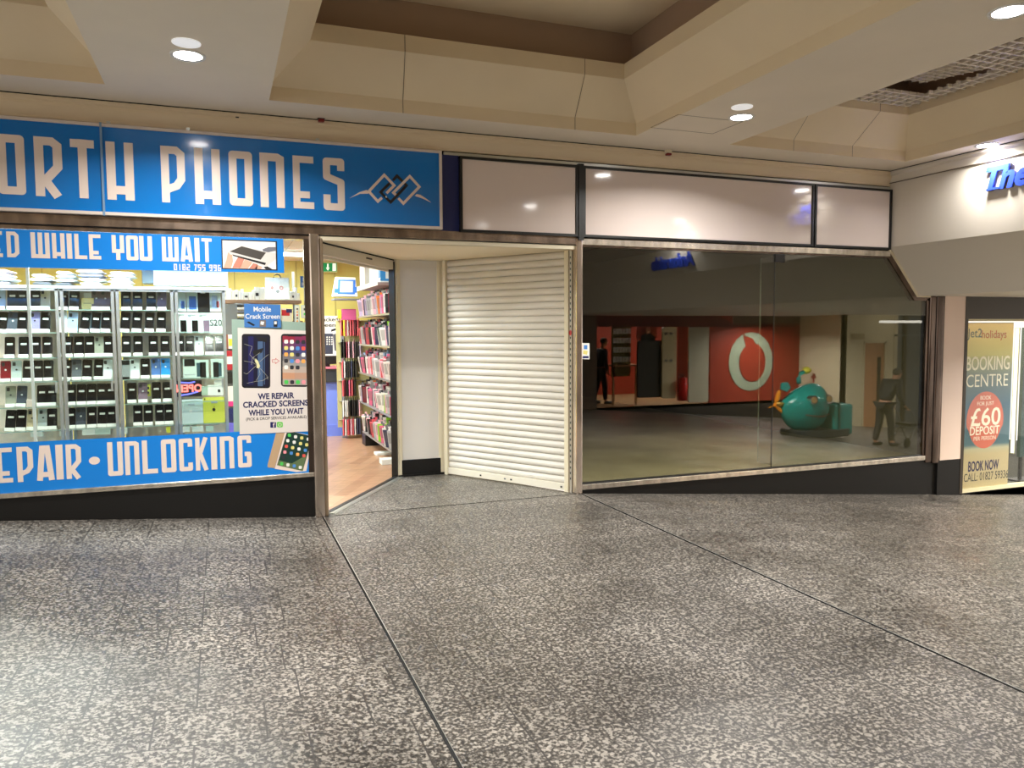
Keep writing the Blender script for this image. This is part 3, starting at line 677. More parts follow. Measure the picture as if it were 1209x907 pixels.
ptxt(g, 'WE REPAIR', 304.5, 471.5, 347.5, 6.6, YP-.0006, NAVYT, off=.034)
ptxt(g, 'CRACKED SCREENS', 287, 481.5, 364, 6.6, YP-.0006, NAVYT, off=.034)
ptxt(g, 'WHILE YOU WAIT', 293.5, 491, 358.5, 6.6, YP-.0006, NAVYT, off=.034)
ptxt(g, '(PICK & DROP SERVICES AVAILABLE)', 290.5, 496.8, 362, 3.3, YP-.0006, BLK, off=.006)
prect(g, 318, 767, 362, 810, 4, YP-.0006, mat('print_navy', s2l(26, 30, 90), .4)); prect(g, 368, 765, 414, 807, 10, YP-.0006, mat('print_green', s2l(110, 200, 90), .4))
ptxt(g, 'f', 322.2, 504.6, 324.6, 5, YP-.0012, LETW, off=.02)
q = P(330.4, 501.6, y=YP); stroke(g, [(q.x+.0115*cos(2*pi*i/14), q.z+.0115*sin(2*pi*i/14)) for i in range(14)], .003, YP-.0012, LETW, True, .0004)
sub(g, 'printed_artwork', po)
# backing sheet, small signs on and behind the glass
def sheet(name, pts, y, m, label, cat, th=.0015):
    q = [P(a, b2, y=y) for a, b2 in pts]; c0 = Vector((sum(p.x for p in q)/len(q), y, min(p.z for p in q)))
    r = thing(name, tuple(c0), label, cat); g = MB(); flat(g, [(p.x, p.z) for p in q], y, m, th); sub(g, 'sheet', r); return r
sheet('backing_sheet', [(273.5, 377), (369.5, 381), (371, 509.5), (276, 512)], .0095, mat('aqua_film', s2l(168, 192, 182), .4), 'pale aqua sheet taped inside the phone shop glass behind the grey poster', 'sheet')
ms = sheet('window_notice', [(288, 358.7), (331.3, 359.8), (331.8, 387), (288.5, 386.5)], -.0125, mat('notice_blue', s2l(64, 118, 184), .4), 'blue notice reading Mobile Crack Screen stuck at the top of the grey poster', 'notice')
g = MB()
ptxt(g, 'Mobile', 299.5, 367.8, 320, 5.6, -.0128, WHITE, off=.012); ptxt(g, 'Crack Screen', 289.8, 376.3, 330.3, 5.6, -.0128, WHITE, off=.012)
pxpoly(g, [(291, 380.5), (294, 379.6), (301.5, 383.8), (299, 385)], -.0130, BLK, .0004); pxpoly(g, [(306.5, 378), (314, 378), (314, 386), (306.5, 386)], -.0130, mat('print_brown_grey', s2l(110, 100, 96), .5), .0004)
pxpoly(g, [(308, 379.5), (312, 380), (311, 384), (307.5, 383)], -.0134, IC[1], .0003); pxpoly(g, [(323, 378.5), (327.5, 378.5), (327.5, 386), (323, 386)], -.0130, BLK, .0004); pxpoly(g, [(323.8, 379.5), (326.7, 379.5), (326.7, 383), (323.8, 383)], -.0134, IC[1], .0003)
sub(g, 'printed_artwork', ms)
ms = sheet('window_notice', [(354.3, 326), (372, 327), (372, 340.5), (354.5, 339.5)], .9, MATS['notice_blue'], 'small blue notice reading Mobile Repair hanging inside, half hidden by the door post', 'notice')
g = MB(); ptxt(g, 'Mobile', 357.5, 332.3, 371, 4.6, .899, WHITE, off=.012); ptxt(g, 'Repair', 356.5, 338.2, 370, 4.6, .899, WHITE, off=.012); sub(g, 'printed_artwork', ms)
ms = sheet('brochure', [(332, 364), (345, 364.5), (345.4, 382), (332.3, 381.5)], .012, mat('brochure_cream', s2l(224, 214, 190), .5), 'small cream and red leaflet inside the glass right of the blue Crack Screen notice', 'leaflet')
g = MB(); pxpoly(g, [(332.3, 366), (342, 366.3), (342, 373), (332.5, 372.8)], .0112, mat('brochure_red', s2l(190, 40, 44), .5), .0006); pxpoly(g, [(338, 364.8), (344.8, 365), (344.8, 369.5), (338, 369.3)], .0106, mat('brochure_navy', s2l(40, 38, 90), .5), .0006); sub(g, 'printed_artwork', ms)
ms = sheet('strip_card', [(347.4, 360), (353.6, 360.3), (354.2, 387), (348, 386.7)], .0118, mat('card_aqua', s2l(176, 196, 196), .5), 'narrow pale strip card with a column of small pictures inside the glass', 'card')
g = MB(); pxpoly(g, [(348.4, 361.4), (352.8, 361.6), (353.3, 385.6), (349, 385.4)], .0110, mat('card_ivory', s2l(226, 222, 206), .5), .0006)
for i in range(6): pxpoly(g, [(350, 364+i*3.6), (352, 364+i*3.6), (352, 365.8+i*3.6), (350, 365.8+i*3.6)], .0104, [IC[5], IC[7], IC[2]][i % 3], .0005)
sub(g, 'printed_artwork', ms)
ms = sheet('strip_card', [(355.3, 360.3), (366.6, 360.8), (366.8, 376), (355.5, 375.5)], .0118, MATS['card_aqua'], 'small pale square card with four tiny pictures inside the glass by the door post', 'card')
g = MB(); pxpoly(g, [(356.5, 361.5), (365.5, 361.9), (365.7, 374.8), (356.7, 374.4)], .0110, MATS['card_ivory'], .0006)
for i in range(4): a, b2 = 358.5+(i % 2)*4.2, 364+(i//2)*5.6; pxpoly(g, [(a, b2), (a+2, b2), (a+2, b2+2.6), (a, b2+2.6)], .0104, [IC[5], IC[2], IC[0], IC[7]][i], .0005)
sub(g, 'printed_artwork', ms)
# ================================================================== PHONE SHOP INTERIOR
ZCS = 2.54
g = MB()
def quadwall(g, x0, y0, x1, y1, z0, z1, m, t=.05):
    d = Vector((x1-x0, y1-y0, 0)).normalized(); nn = Vector((-d.y, d.x, 0))*t
    g.hexa([(x0, y0, z0), (x1, y1, z0), (x1+nn.x, y1+nn.y, z0), (x0+nn.x, y0+nn.y, z0), (x0, y0, z1), (x1, y1, z1), (x1+nn.x, y1+nn.y, z1), (x0+nn.x, y0+nn.y, z1)], m)
g.add([(-3.2, .12, -.001), (.8, .12, -.001), (1.66, 1.45, -.001), (2.18, 1.5, -.001), (2.18, 5.5, -.001), (-3.2, 5.5, -.001)], [(0, 1, 2, 3, 4, 5)], 'oak_laminate'); struct(g.build('floor_shop'))
g = MB(); g.box(-3.3, 2.2, 5.5, 5.6, 0, ZCS, YGRN)
for x in (-2.2, -1, .2, 1.06, 1.62): g.box(x-.004, x+.004, 5.494, 5.5, 0, ZCS, mat('yg_joint', s2l(150, 140, 80), .6))
struct(g.build('wall_shop_back'))
g = MB(); g.box(-3.3, -3.2, .1, 5.6, 0, ZCS, YGRN); struct(g.build('wall_shop_left'))
g = MB(); g.box(2.16, 2.2, 1.5, 5.6, 0, ZCS, PINKW)
for i in range(16): g.box(2.153, 2.16, 1.5, 5.5, .25+i*.13, .262+i*.13, mat('slat_groove', s2l(120, 96, 78), .6))
struct(g.build('wall_shop_right'))
g = MB(); g.box(-3.3, 2.2, .12, 5.6, ZCS, ZCS+.06, mat('shop_ceiling_tile', s2l(222, 216, 204), .8)); struct(g.build('ceiling_shop'))
TUBE = mat('fluorescent_diffuser', (1, 1, 1), .5, emit=(.93, 1, .97), es=9)
def batten(x, y, lx, label, power):
    r = thing('fluorescent_batten', (x, y, ZCS-.06), label, 'light', 'strip lights in the phone shop')
    g = MB(); g.box(x-lx/2, x+lx/2, y-.07, y+.07, ZCS-.025, ZCS-.001, WHITE); sub(g, 'housing', r)
    g = MB(); g.box(x-lx/2+.02, x+lx/2-.02, y-.06, y+.06, ZCS-.06, ZCS-.026, TUBE); sub(g, 'diffuser', r, bevel=.008)
    ld = bpy.data.lights.new('batten_lamp', 'AREA'); ld.shape = 'RECTANGLE'; ld.size = lx; ld.size_y = .12; ld.energy = power; ld.color = (.93, 1, .96)
    lo = bpy.data.objects.new('batten_lamp', ld); COL.objects.link(lo); lo.parent = r; lo.location = (0, 0, -.012)
batten(-1.4, 1.15, 1.5, 'long strip light just inside the phone shop window', 70)
batten(.35, 1.6, 1.2, 'strip light in the phone shop ceiling nearest the doorway', 55)
batten(.65, 4.1, 1.2, 'strip light seen through the clear top corner of the phone shop window', 60)
batten(-1.4, 3.6, 1.5, 'strip light deep in the left of the phone shop', 55)
g = MB(); 
for i in range(7):
    q = ZCS
    g.box(-.1+i*.3-.004, -.1+i*.3+.004, .2, 5.5, ZCS-.002, ZCS, mat('tile_joint', s2l(180, 172, 160), .8))
struct(g.build('trim_14'))
LEDM = mat('led_strip_glow', (1, 1, 1), .5, emit=(.95, 1, 1), es=5)
r = thing('window_strip_light', (-1.3, .10, 2.2), 'slim white strip light behind the upper blue banner inside the window', 'light')
g = MB(); g.box(-3.1, .45, .08, .12, 2.205, 2.222, ALU); sub(g, 'housing', r); g = MB(); g.box(-3.1, .45, .085, .115, 2.195, 2.205, LEDM); sub(g, 'diffuser', r)
ld = bpy.data.lights.new('strip_lamp', 'AREA'); ld.shape = 'RECTANGLE'; ld.size = 3.5; ld.size_y = .05; ld.energy = 85; ld.spread = radians(140); ld.color = (.96, 1, 1)
lo = bpy.data.objects.new('strip_lamp', ld); COL.objects.link(lo); lo.parent = r; lo.location = (0, 0, -.012); lo.rotation_euler = (radians(-6), 0, 0)
# ---- glass display cabinets
YC0, YC1 = .34, .68; YPH = .42
rows = [P(100, y, y=YPH).z for y in (365, 391.5, 420.5, 448, 477, 504.5)]
rows.append(rows[-1]-.21)
cabs = [(-40, 69), (69.5, 135), (135.5, 205), (205.5, 266)]
names = ['leftmost', 'second', 'third', 'rightmost']
CABX = []
for i, (a, b2) in enumerate(cabs):
    x0, x1 = P(a, 345, y=YC0).x, P(b2, 345, y=YC0).x; CABX.append((x0, x1)); top = P(130, 341, y=YC0).z
    r = thing('display_cabinet', ((x0+x1)/2, .5, 0), '%s glass display cabinet of phones standing behind the shop window' % names[i], 'cabinet', 'glass cabinets in the phone shop window')
    g = MB()
    for px in (x0+.004, x1-.026):
        for py in (YC0, YC1-.022): g.box(px, px+.022, py, py+.022, 0, top, ALU)
    g.box(x0, x1, YC0, YC0+.02, top-.02, top, ALU); g.box(x0, x1, YC0, YC1, .0, .04, ALU)
    sub(g, 'frame', r)
    g = MB(); g.box(x0-.003, x1+.003, YC0-.006, YC1, top, top+.02, mat('cabinet_top_green', s2l(206, 226, 214), .3)); sub(g, 'top_panel', r)
    g = MB(); g.box(x0+.02, x1-.02, YC1-.012, YC1-.006, .04, top, mat('cabinet_back', s2l(236, 214, 200), .35, noise=.16, nscale=7)); sub(g, 'back_panel', r)
    for z in rows:
        if i == 3 and z == rows[0]: continue
        g = MB(); g.box(x0+.012, x1-.012, YC0+.02, YC1-.02, z-.012, z-.006, 'shelf_glass'); g.box(x0+.012, x1-.012, YC0+.018, YC0+.022, z-.012, z-.006, mat('shelf_edge_green', s2l(150, 176, 164), .2)); sub(g, 'shelf', r)
    g = MB(); g.box(x0+.006, x1-.006, YC0+.004, YC0+.008, .05, top-.02, 'cabinet_glass'); gd = sub(g, 'glass_door', r); g = MB(); g.box(x1-.05, x1-.035, YC0-.004, YC0+.004, 1.05, 1.13, ALU); sub(g, 'door_lock', gd)
# ---- phones
PC = {}
for k, c, w in (('black', (16, 16, 18), ''), ('navy', (26, 28, 52), ''), ('charcoal', (52, 54, 58), ''), ('maroon', (60, 24, 28), ''), ('red', (120, 22, 34), ''), ('grey', (96, 100, 106), ''), ('slate', (74, 80, 92), ''), ('silver', (178, 186, 184), ''), ('white', (222, 226, 224), ''),
                ('pale_blue', (176, 194, 220), ''), ('blue', (70, 110, 170), ''), ('cyan', (20, 140, 220), ''), ('lilac', (150, 140, 190), ''), ('bronze', (122, 98, 96), ''), ('gold', (196, 180, 148), ''), ('sage', (148, 148, 134), ''), ('teal', (58, 84, 92), ''), ('mauve', (120, 100, 116), ''), ('brown', (64, 46, 42), '')):
    PC[k] = mat('phone_'+k, s2l(*c), .22)
BACKS = {'white', 'pale_blue', 'blue', 'cyan', 'lilac', 'bronze', 'gold', 'sage', 'silver', 'grey', 'slate', 'mauve', 'red'}
_pm = {}
def phone_mesh(col):
    if col in _pm: return _pm[col]
    h, w, d = .157, .067, .009
    g = MB(); g.prism([(x, -d, z) for x, z in rrect(-w/2, w/2, 0, h, .009)], (0, d, 0), PC[col])
    if col not in BACKS: g.prism([(x, -d-.0006, z) for x, z in rrect(-w/2+.004, w/2-.004, .005, h-.005, .006)], (0, .0006, 0), mat('phone_screen', (.006, .006, .008), .08))
    b = g.build('smartphone'); me = b.data; bpy.data.objects.remove(b)
    s1 = MB()
    if col in BACKS:
        s1.prism([(x, -d-.002, z) for x, z in rrect(-w/2+.008, -w/2+.028, h-.04, h-.012, .005)], (0, .002, 0), BLK)
        s3 = MB(); s3.prism([(.007*cos(2*pi*i/10), -d-.0006, h*.56+.007*sin(2*pi*i/10)) for i in range(10)], (0, .0006, 0), PC['charcoal'] if col in ('gold', 'lilac', 'silver', 'white', 'pale_blue', 'sage') else WHITE)
        nm = 'rear_camera'; b = s3.build('rear_emblem'); m3 = b.data; bpy.data.objects.remove(b)
    else:
        s1.box(-.019, .019, -d-.0014, -d-.0006, h*.6, h*.6+.015, PAPER); nm = 'price_sticker'
    if col not in BACKS: m3 = None
    b = s1.build(nm); m1 = b.data; bpy.data.objects.remove(b)
    s2 = MB(); s2.hexa([(-.032, -.03, -.004), (.032, -.03, -.004), (.032, .02, -.004), (-.032, .02, -.004), (-.032, -.024, .021), (.032, -.024, .021), (.032, -.020, .021), (-.032, -.020, .021)], PAPER)
    b = s2.build('price_ticket'); m2 = b.data; bpy.data.objects.remove(b)
    _pm[col] = (me, m1, nm, m2, m3); return _pm[col]
ORD = ['first', 'second', 'third', 'fourth', 'fifth', 'sixth', 'seventh']; RN = ['top', 'second', 'third', 'fourth', 'fifth', 'sixth']
def put_phone(px, row, cab, idx, n, col, tilt=0., lean=12, dz=0.):
    me, m1, nm, m2, m3 = phone_mesh(col)
    x = P(px, 430, y=YPH).x; z = rows[row]-.004+dz
    o = bpy.data.objects.new('smartphone', me); COL.objects.link(o); o.location = (x, YPH+.02, z); o.rotation_euler = (-radians(lean), radians(tilt), 0)
    where = 'at the left end of' if idx == 0 else ('at the right end of' if idx == n-1 else '%s from the left on' % ORD[idx])
    tag(o, '%s smartphone %s the %s shelf, %s glass cabinet' % (col.replace('_', ' '), where, RN[row], names[cab]), 'phone', 'smartphones on the cabinet shelves')
    c = bpy.data.objects.new(nm, m1); COL.objects.link(c); c.parent = o
    if m3: c = bpy.data.objects.new('rear_emblem', m3); COL.objects.link(c); c.parent = o
    c = bpy.data.objects.new('price_ticket', m2); COL.objects.link(c); c.parent = o
    c.location = (0, 0, .004); c.rotation_euler = (radians(lean), 0, 0)
T = [
 (0, 0, [(3, 'pale_blue', 0), (17.5, 'black', 0), (29, 'black', 0), (45, 'black', 0), (56, 'gold', 0)]),
 (0, 1, [(4, 'navy', 4), (15, 'slate', 6), (27, 'charcoal', 3), (42.5, 'lilac', 0), (54.5, 'black', 3)]),
 (0, 2, [(11.5, 'maroon', 0), (28, 'navy', 0), (42, 'navy', 0), (56, 'maroon', 0)]),
 (0, 3, [(5, 'red', 0), (18, 'silver', 0), (31, 'charcoal', 2), (43.5, 'black', 0), (56, 'black', 0)]),
 (0, 4, [(9.5, 'sage', 0), (22, 'slate', 3), (47, 'black', 0), (58, 'black', 0)]),
 (0, 5, [(7, 'black', 4), (20, 'black', 3), (33, 'gold', 3), (46, 'silver', 3), (57.5, 'black', 0)]),
 (1, 0, [(77, 'navy', 2), (90, 'black', 2), (116.5, 'bronze', 0), (127, 'bronze', 0)]),
 (1, 1, [(75, 'white', 0), (87, 'pale_blue', 2), (100.5, 'charcoal', 7), (113.5, 'teal', 5), (126, 'charcoal', 4)]),
 (1, 2, [(80.5, 'brown', 0), (93.5, 'black', 0), (106, 'black', 0), (117.5, 'sage', 0), (128, 'black', 0)]),
 (1, 3, [(77, 'brown', 3), (89.5, 'grey', 0), (101.5, 'black', 2), (115.5, 'black', 2), (126.5, 'white', 0)]),
 (1, 4, [(81.5, 'black', 0), (94, 'black', 0), (106, 'black', 0), (118, 'black', 0), (129, 'black', 0)]),
 (1, 5, [(80, 'charcoal', 0), (92, 'slate', 0), (105, 'navy', 0), (117, 'charcoal', 2), (128.5, 'black', 0)]),
 (2, 0, [(151.5, 'black', 0), (165, 'black', 0), (181, 'black', 0), (193.5, 'mauve', 0)]),
 (2, 1, [(148.5, 'black', 4), (162.5, 'black', 4), (177.5, 'charcoal', 3), (191.5, 'black', 2)]),
 (2, 2, [(149.5, 'charcoal', 0), (163.5, 'black', 0), (181.5, 'black', 0), (195.5, 'black', 0)]),
 (2, 3, [(158.5, 'white', 0), (170.8, 'black', 0), (183.5, 'blue', 0), (195, 'cyan', 0)]),
 (2, 4, [(154, 'black', 0), (167, 'mauve', 0), (183, 'black', 0), (196, 'black', 0)]),
 (2, 5, [(160, 'navy', 0), (172.5, 'black', 0), (186, 'charcoal', 0), (197, 'black', 0)]),
 (3, 2, [(213, 'charcoal', 0), (224, 'charcoal', 2), (235.7, 'silver', 0), (248, 'charcoal', 0), (259.5, 'charcoal', 0)]),
]
for cab, row, L in T:
    for i, (px, col, tl) in enumerate(L): put_phone(px, row, cab, i, len(L), col, tl)
# retail boxes inside the cabinets
def carton(name, px0, px1, py0, py1, y, col, label, depth=.04, prints=(), cat='box', group=None):
    a, b2 = P(px0, py1, y=y), P(px1, py0, y=y); r = thing(name, ((a.x+b2.x)/2, y, a.z), label, cat, group)
    g = MB(); g.box(a.x, b2.x, y, y+depth, a.z, b2.z, col); sub(g, 'carton', r, bevel=.001)
    if prints:
        g = MB()
        for (u0, v0, u1, v1, m) in prints:
            X0, X1 = a.x+(b2.x-a.x)*u0, a.x+(b2.x-a.x)*u1; Z0, Z1 = a.z+(b2.z-a.z)*v0, a.z+(b2.z-a.z)*v1
            flat(g, [(X0, Z0), (X1, Z0), (X1, Z1), (X0, Z1)], y-.001, m, .0008)
        sub(g, 'printed_picture', r)
    return r
BX = mat('box_pale_green', s2l(204, 218, 208), .45)
for i, (a, c2, lab) in enumerate(((213, 'blue', 'small blue phone'), (227, 'blue', 'large blue phone'), (254, 'pale_blue', 'pale phone and red strip'))):
    carton('phone_box', a-6, a+6.2, 345.5, 367.8, YPH, BX, 'pale phone box printed with a %s, top row, rightmost cabinet' % lab, prints=[((.55, .15, .85, .55, PC['blue']) if i == 0 else (.2, .1, .85, .8, PC['blue']) if i == 1 else (.2, .1, .7, .85, PC['pale_blue']))]+([(.6, .2, .85, .55, IC[2])] if i == 2 else []))
carton('phone_box', 233.8, 247, 345, 368.5, YPH-.005, BLACK, 'black phone box with a white tab, upper row of the rightmost cabinet', prints=[(.25, .93, .65, 1., PAPER)])
for i, (a, c2) in enumerate(((213.3, 'black'), (227, 'black'), (240.5, 'mauve'))):
    carton('phone_box', a-6, a+6.5, 369, 393.5, YPH, BX, 'pale box printed with a %s phone, %s in the second row, rightmost cabinet' % ('dark' if c2 == 'black' else 'violet', ['left end', 'second', 'third'][i]), prints=[(.45, .02, .98, .62, PC[c2]), (.1, .86, .8, .89, BLK), (.1, .79, .4, .82, BLK)])
r = carton('phone_box', 247.3, 262, 369.5, 394, YPH, BX, 'pale phone box lettered S20, right end of the second row of the rightmost cabinet')
g = MB(); ptxt(g, 'S20', 248, 384.6, 262, 7.2, YPH-.002, BLK, off=.0); sub(g, 'printed_text', r)
carton('phone_box', 216.5, 230.5, 424, 446.5, YPH, BX, 'pale box with a black top half, fourth shelf of the rightmost cabinet', prints=[(.1, .62, .95, 1., BLACK), (.1, .15, .95, .2, PC['silver'])])
carton('phone_box', 231, 246, 425, 447, YPH, BX, 'pale box printed with a tilted dark tablet, fourth shelf of the rightmost cabinet', prints=[(.1, .1, .45, .85, PC['teal']), (.35, .05, .8, .88, BLACK)])
carton('phone_box', 249.5, 263.5, 424, 447.5, YPH, BX, 'pale box printed with a folding phone, right end of the rightmost cabinet, fourth shelf', prints=[(.18, .1, .62, .85, BLACK), (.6, .12, .85, .8, PC['teal'])])
carton('phone_box', 245.5, 254, 455, 467, YPH, PAPER, 'small white accessory box, fifth shelf of the rightmost cabinet')
carton('phone_box', 254.3, 264, 455, 467, YPH, PAPER, 'small white box with a dark sketch, right end of the fifth shelf', prints=[(.3, .3, .6, .6, BLK)])
carton('phone_box', 253, 263.5, 448.8, 454.8, YPH+.02, PAPER, 'small white box stacked on the others on the fifth shelf')
carton('phone_box', 238, 245.2, 456.5, 467, YPH, mat('box_sage', s2l(170, 190, 170), .5), 'small sage green box beside the reflected OPEN sign')
carton('phone_box', 142.5, 153, 425, 448, YPH, mat('box_grey', s2l(150, 156, 156), .4), 'grey box with a black top band, fourth shelf of the third cabinet', prints=[(.05, .75, .98, .98, BLACK), (0, .0, .9, .12, BLACK)])
carton('phone_box', 96.5, 110.5, 352, 364.8, YPH+.02, mat('box_yellow', s2l(236, 208, 130), .5), 'pale yellow landscape box on the top shelf of the second cabinet', prints=[(.15, .5, .8, .54, BLK)])
carton('phone_box', 99, 109.5, 346, 351.8, YPH+.04, PAPER, 'small white box lying on the pale yellow box in the second cabinet')
carton('phone_box', 173, 177.5, 454, 468, YPH+.04, mat('box_lime', s2l(214, 214, 90), .5), 'small lime and black packet between phones on the fifth shelf of the third cabinet', prints=[(.3, .2, .7, .4, BLK), (.3, .6, .7, .8, BLK)])
carton('phone_box', 31.5, 38.5, 472, 483, YPH-.01, mat('box_peach', s2l(226, 206, 196), .5), 'small peach gift box on the fifth shelf of the leftmost cabinet')
for i, (a, b2, c2) in enumerate(((97, 112, PAPER), (112.5, 130, BX), (62+76, 150, PAPER), (196.5, 201, YEL), (70, 80, PAPER), (227, 240, PAPER), (243, 252, BX), (36, 50, PAPER), (216, 224, PAPER))):
    carton('phone_box', a, b2, 508-a*.02, 517-a*.03, YPH, c2, 'small %s box just above the lower blue banner, %s' % ({'paper_white': 'white', 'box_pale_green': 'pale green', 'yellow_plastic': 'yellow'}[c2.name], ['centre of the second cabinet', 'right of the second cabinet', 'left end of the third cabinet', 'right end of the third cabinet', 'left end of the second cabinet', 'middle of the rightmost cabinet', 'right of the rightmost cabinet', 'right of the leftmost cabinet', 'left of the rightmost cabinet'][i]))
# two tablets standing on the lowest visible shelf
def tablet(px0, px1, py0, py1, m, lm, label):
    a, b2 = P(px0, py1, y=YPH), P(px1, py0, y=YPH); w2, h2 = b2.x-a.x, b2.z-a.z
    r = thing('tablet', ((a.x+b2.x)/2, YPH, a.z), label, 'tablet')
    g = MB(); g.prism([(x, YPH, z) for x, z in rrect(a.x, b2.x, a.z, b2.z, .012)], (0, .008, 0), m); sub(g, 'body', r)
    g = MB(); cx, cz = (a.x+b2.x)/2, a.z+h2*.52
    g.prism([(cx+.013*cos(t2)*(1-.15*abs(sin(t2))), YPH-.001, cz+.014*sin(t2)-(.003 if abs(cos(t2)) < .2 and sin(t2) > 0 else 0)) for t2 in [2*pi*i/16 for i in range(16)]], (0, .001, 0), lm)
    g.prism([(cx, YPH-.001, cz+.015), (cx+.007, YPH-.001, cz+.018), (cx+.009, YPH-.001, cz+.025), (cx+.002, YPH-.001, cz+.022)], (0, .001, 0), lm); sub(g, 'rear_emblem', r)
    g = MB(); g.cyl((a.x+.015, YPH-.003, b2.z-.014), .006, .003, BLK, 'y', 12); sub(g, 'rear_camera', r)
    g = MB(); g.box(cx-.02, cx+.03, YPH-.002, YPH, b2.z-.05, b2.z-.036, mat('sticker_grey', s2l(170, 176, 186), .5)); sub(g, 'price_sticker', r)
    g = MB(); g.box(cx-.04, cx+.04, YPH-.03, YPH+.06, a.z-.012, a.z+.006, 'shelf_glass'); sub(g, 'display_stand', r)
tablet(211, 239.5, 471, 501.5, mat('tablet_silver', s2l(200, 216, 218), .3), WHITE, 'silver-white tablet standing back outwards low in the rightmost cabinet')
tablet(240.3, 264.8, 468.5, 500, mat('tablet_yellow', s2l(212, 212, 84), .3), BLK, 'yellow tablet standing back outwards low in the rightmost cabinet')
# reflection of a lit OPEN sign, modelled as a glowing board with reversed letters
q = P(223, 459, y=.55); r = thing('open_sign_reflection', (q.x, .55, q.z-.05), 'reflection of a lit red and blue OPEN sign, modelled backwards inside the rightmost cabinet', 'sign')
g = MB(); a, b2 = P(209, 469, y=.55), P(238, 449, y=.55); g.box(a.x, b2.x, .55, .57, a.z, b2.z, mat('sign_dark', s2l(50, 50, 66), .4)); sub(g, 'back_board', r)
LR = mat('led_red', (.9, .1, .1), .5, emit=(1, .18, .15), es=2.2); LB = mat('led_blue', (.1, .1, .8), .5, emit=(.2, .22, 1), es=1.4)
o = ftext('OPEN', .085, (q.x, .547, q.z-.025), LR, 'red_letters', r, off=.003, sx=.92, mirror=True)
g = MB(); stroke(g, [(a.x+.012, a.z+.012), (q.x, a.z+.022), (b2.x-.03, a.z+.04)], .012, .548, LB); stroke(g, [(a.x+.012, b2.z-.012), (q.x, b2.z-.02), (b2.x-.05, b2.z-.012)], .012, .548, LB); sub(g, 'blue_edging', r)
# ---- paper stacks and boxes on top of the cabinets
topz = P(130, 341, y=YC0).z+.02
def bagstack(px0, px1, py_top, layers, label, y=.5, base=None, mats=None):
    a = P(px0, 335, y=y); b2 = P(px1, 335, y=y); z = topz if base is None else base
    ht = P(px0, py_top, y=y).z-z
    r = thing('bag_stack', ((a.x+b2.x)/2, y, z), label, 'bags', 'bundles of folded bags')
    r['kind'] = 'stuff' if False else r.get('kind', 'thing'); del r['kind']
    for i in range(layers):
        g = MB(); nx = 14; h = ht/layers; top = []; bot = []
        rnd = [random.uniform(-.3, .3) for _ in range(nx+1)]; e0, e1 = random.uniform(0, .03), random.uniform(0, .03)
        for k in range(nx+1):
            u = k/nx; x = a.x+e0+(b2.x-a.x-e0-e1)*u; f = min(1, u*5, (1-u)*5)**.5*.9
            top.append((x, y-.12+.01*rnd[k], z+h*i+h*(.5+.42*f)+rnd[k]*h*.25)); bot.append((x, y-.12, z+h*i+h*(.5-.46*f)))
        vs = top+bot+[(x, yy+.26, zz) for x, yy, zz in top]+[(x, yy+.26, zz) for x, yy, zz in bot]; N1 = nx+1
        fs = []
        for k in range(nx): fs += [(N1+k, N1+k+1, k+1, k), (k, k+1, 2*N1+k+1, 2*N1+k), (N1+k+1, N1+k, 3*N1+k, 3*N1+k+1)]
        fs += [(0, 2*N1, 3*N1, N1), (nx, N1+nx, 3*N1+nx, 2*N1+nx)]
        g.add(vs, fs, (mats or [PAPER])[i % len(mats or [1])]); sub(g, 'folded_bag', r, smooth=True)
GRYB = mat('bag_grey', s2l(120, 122, 128), .5); DKB = mat('bag_dark', s2l(60, 66, 70), .5)
bagstack(-12, 21, 318.5, 4, 'bundle of white folded bags at the left end on top of the cabinets', mats=[GRYB, PAPER, PAPER, mat('bag_pinkish', s2l(226, 206, 210), .5)])
bagstack(38, 66, 324, 3, 'low bundle of white papers on top of the leftmost cabinet', mats=[DKB, PAPER, PAPER])
bagstack(68, 93, 321, 4, 'bundle of folded white papers with a dark base on top of the second cabinet', mats=[DKB, PAPER, mat('bag_aqua', s2l(190, 210, 206), .5), PAPER])
bagstack(93, 127, 319, 4, 'tall bundle of white and grey folded bags on top of the second cabinet', mats=[PAPER, PAPER, GRYB, PAPER])
bagstack(128, 161, 321.5, 5, 'bundle of white folded bags on top of the third cabinet', mats=[PAPER, PAPER, PAPER, PAPER])
carton('storage_box', 168, 181, 319, 334.5, .48, mat('box_slate', s2l(96, 108, 108), .4), 'dark slate box on top of the third cabinet', .2)
BW = mat('box_white', s2l(236, 240, 236), .5)
for i, (a, b2) in enumerate(((181.6, 195.5), (196, 222), (222.5, 244.5), (245, 266))):
    carton('storage_box', a, b2, 317, 337-.0, .48, BW, 'white box on top of the cabinets, %s' % ['just right of the dark slate box', 'second of the four white boxes', 'third of the four white boxes', 'at the right end above the S20 box'][i], .2, group='white boxes on the cabinets')
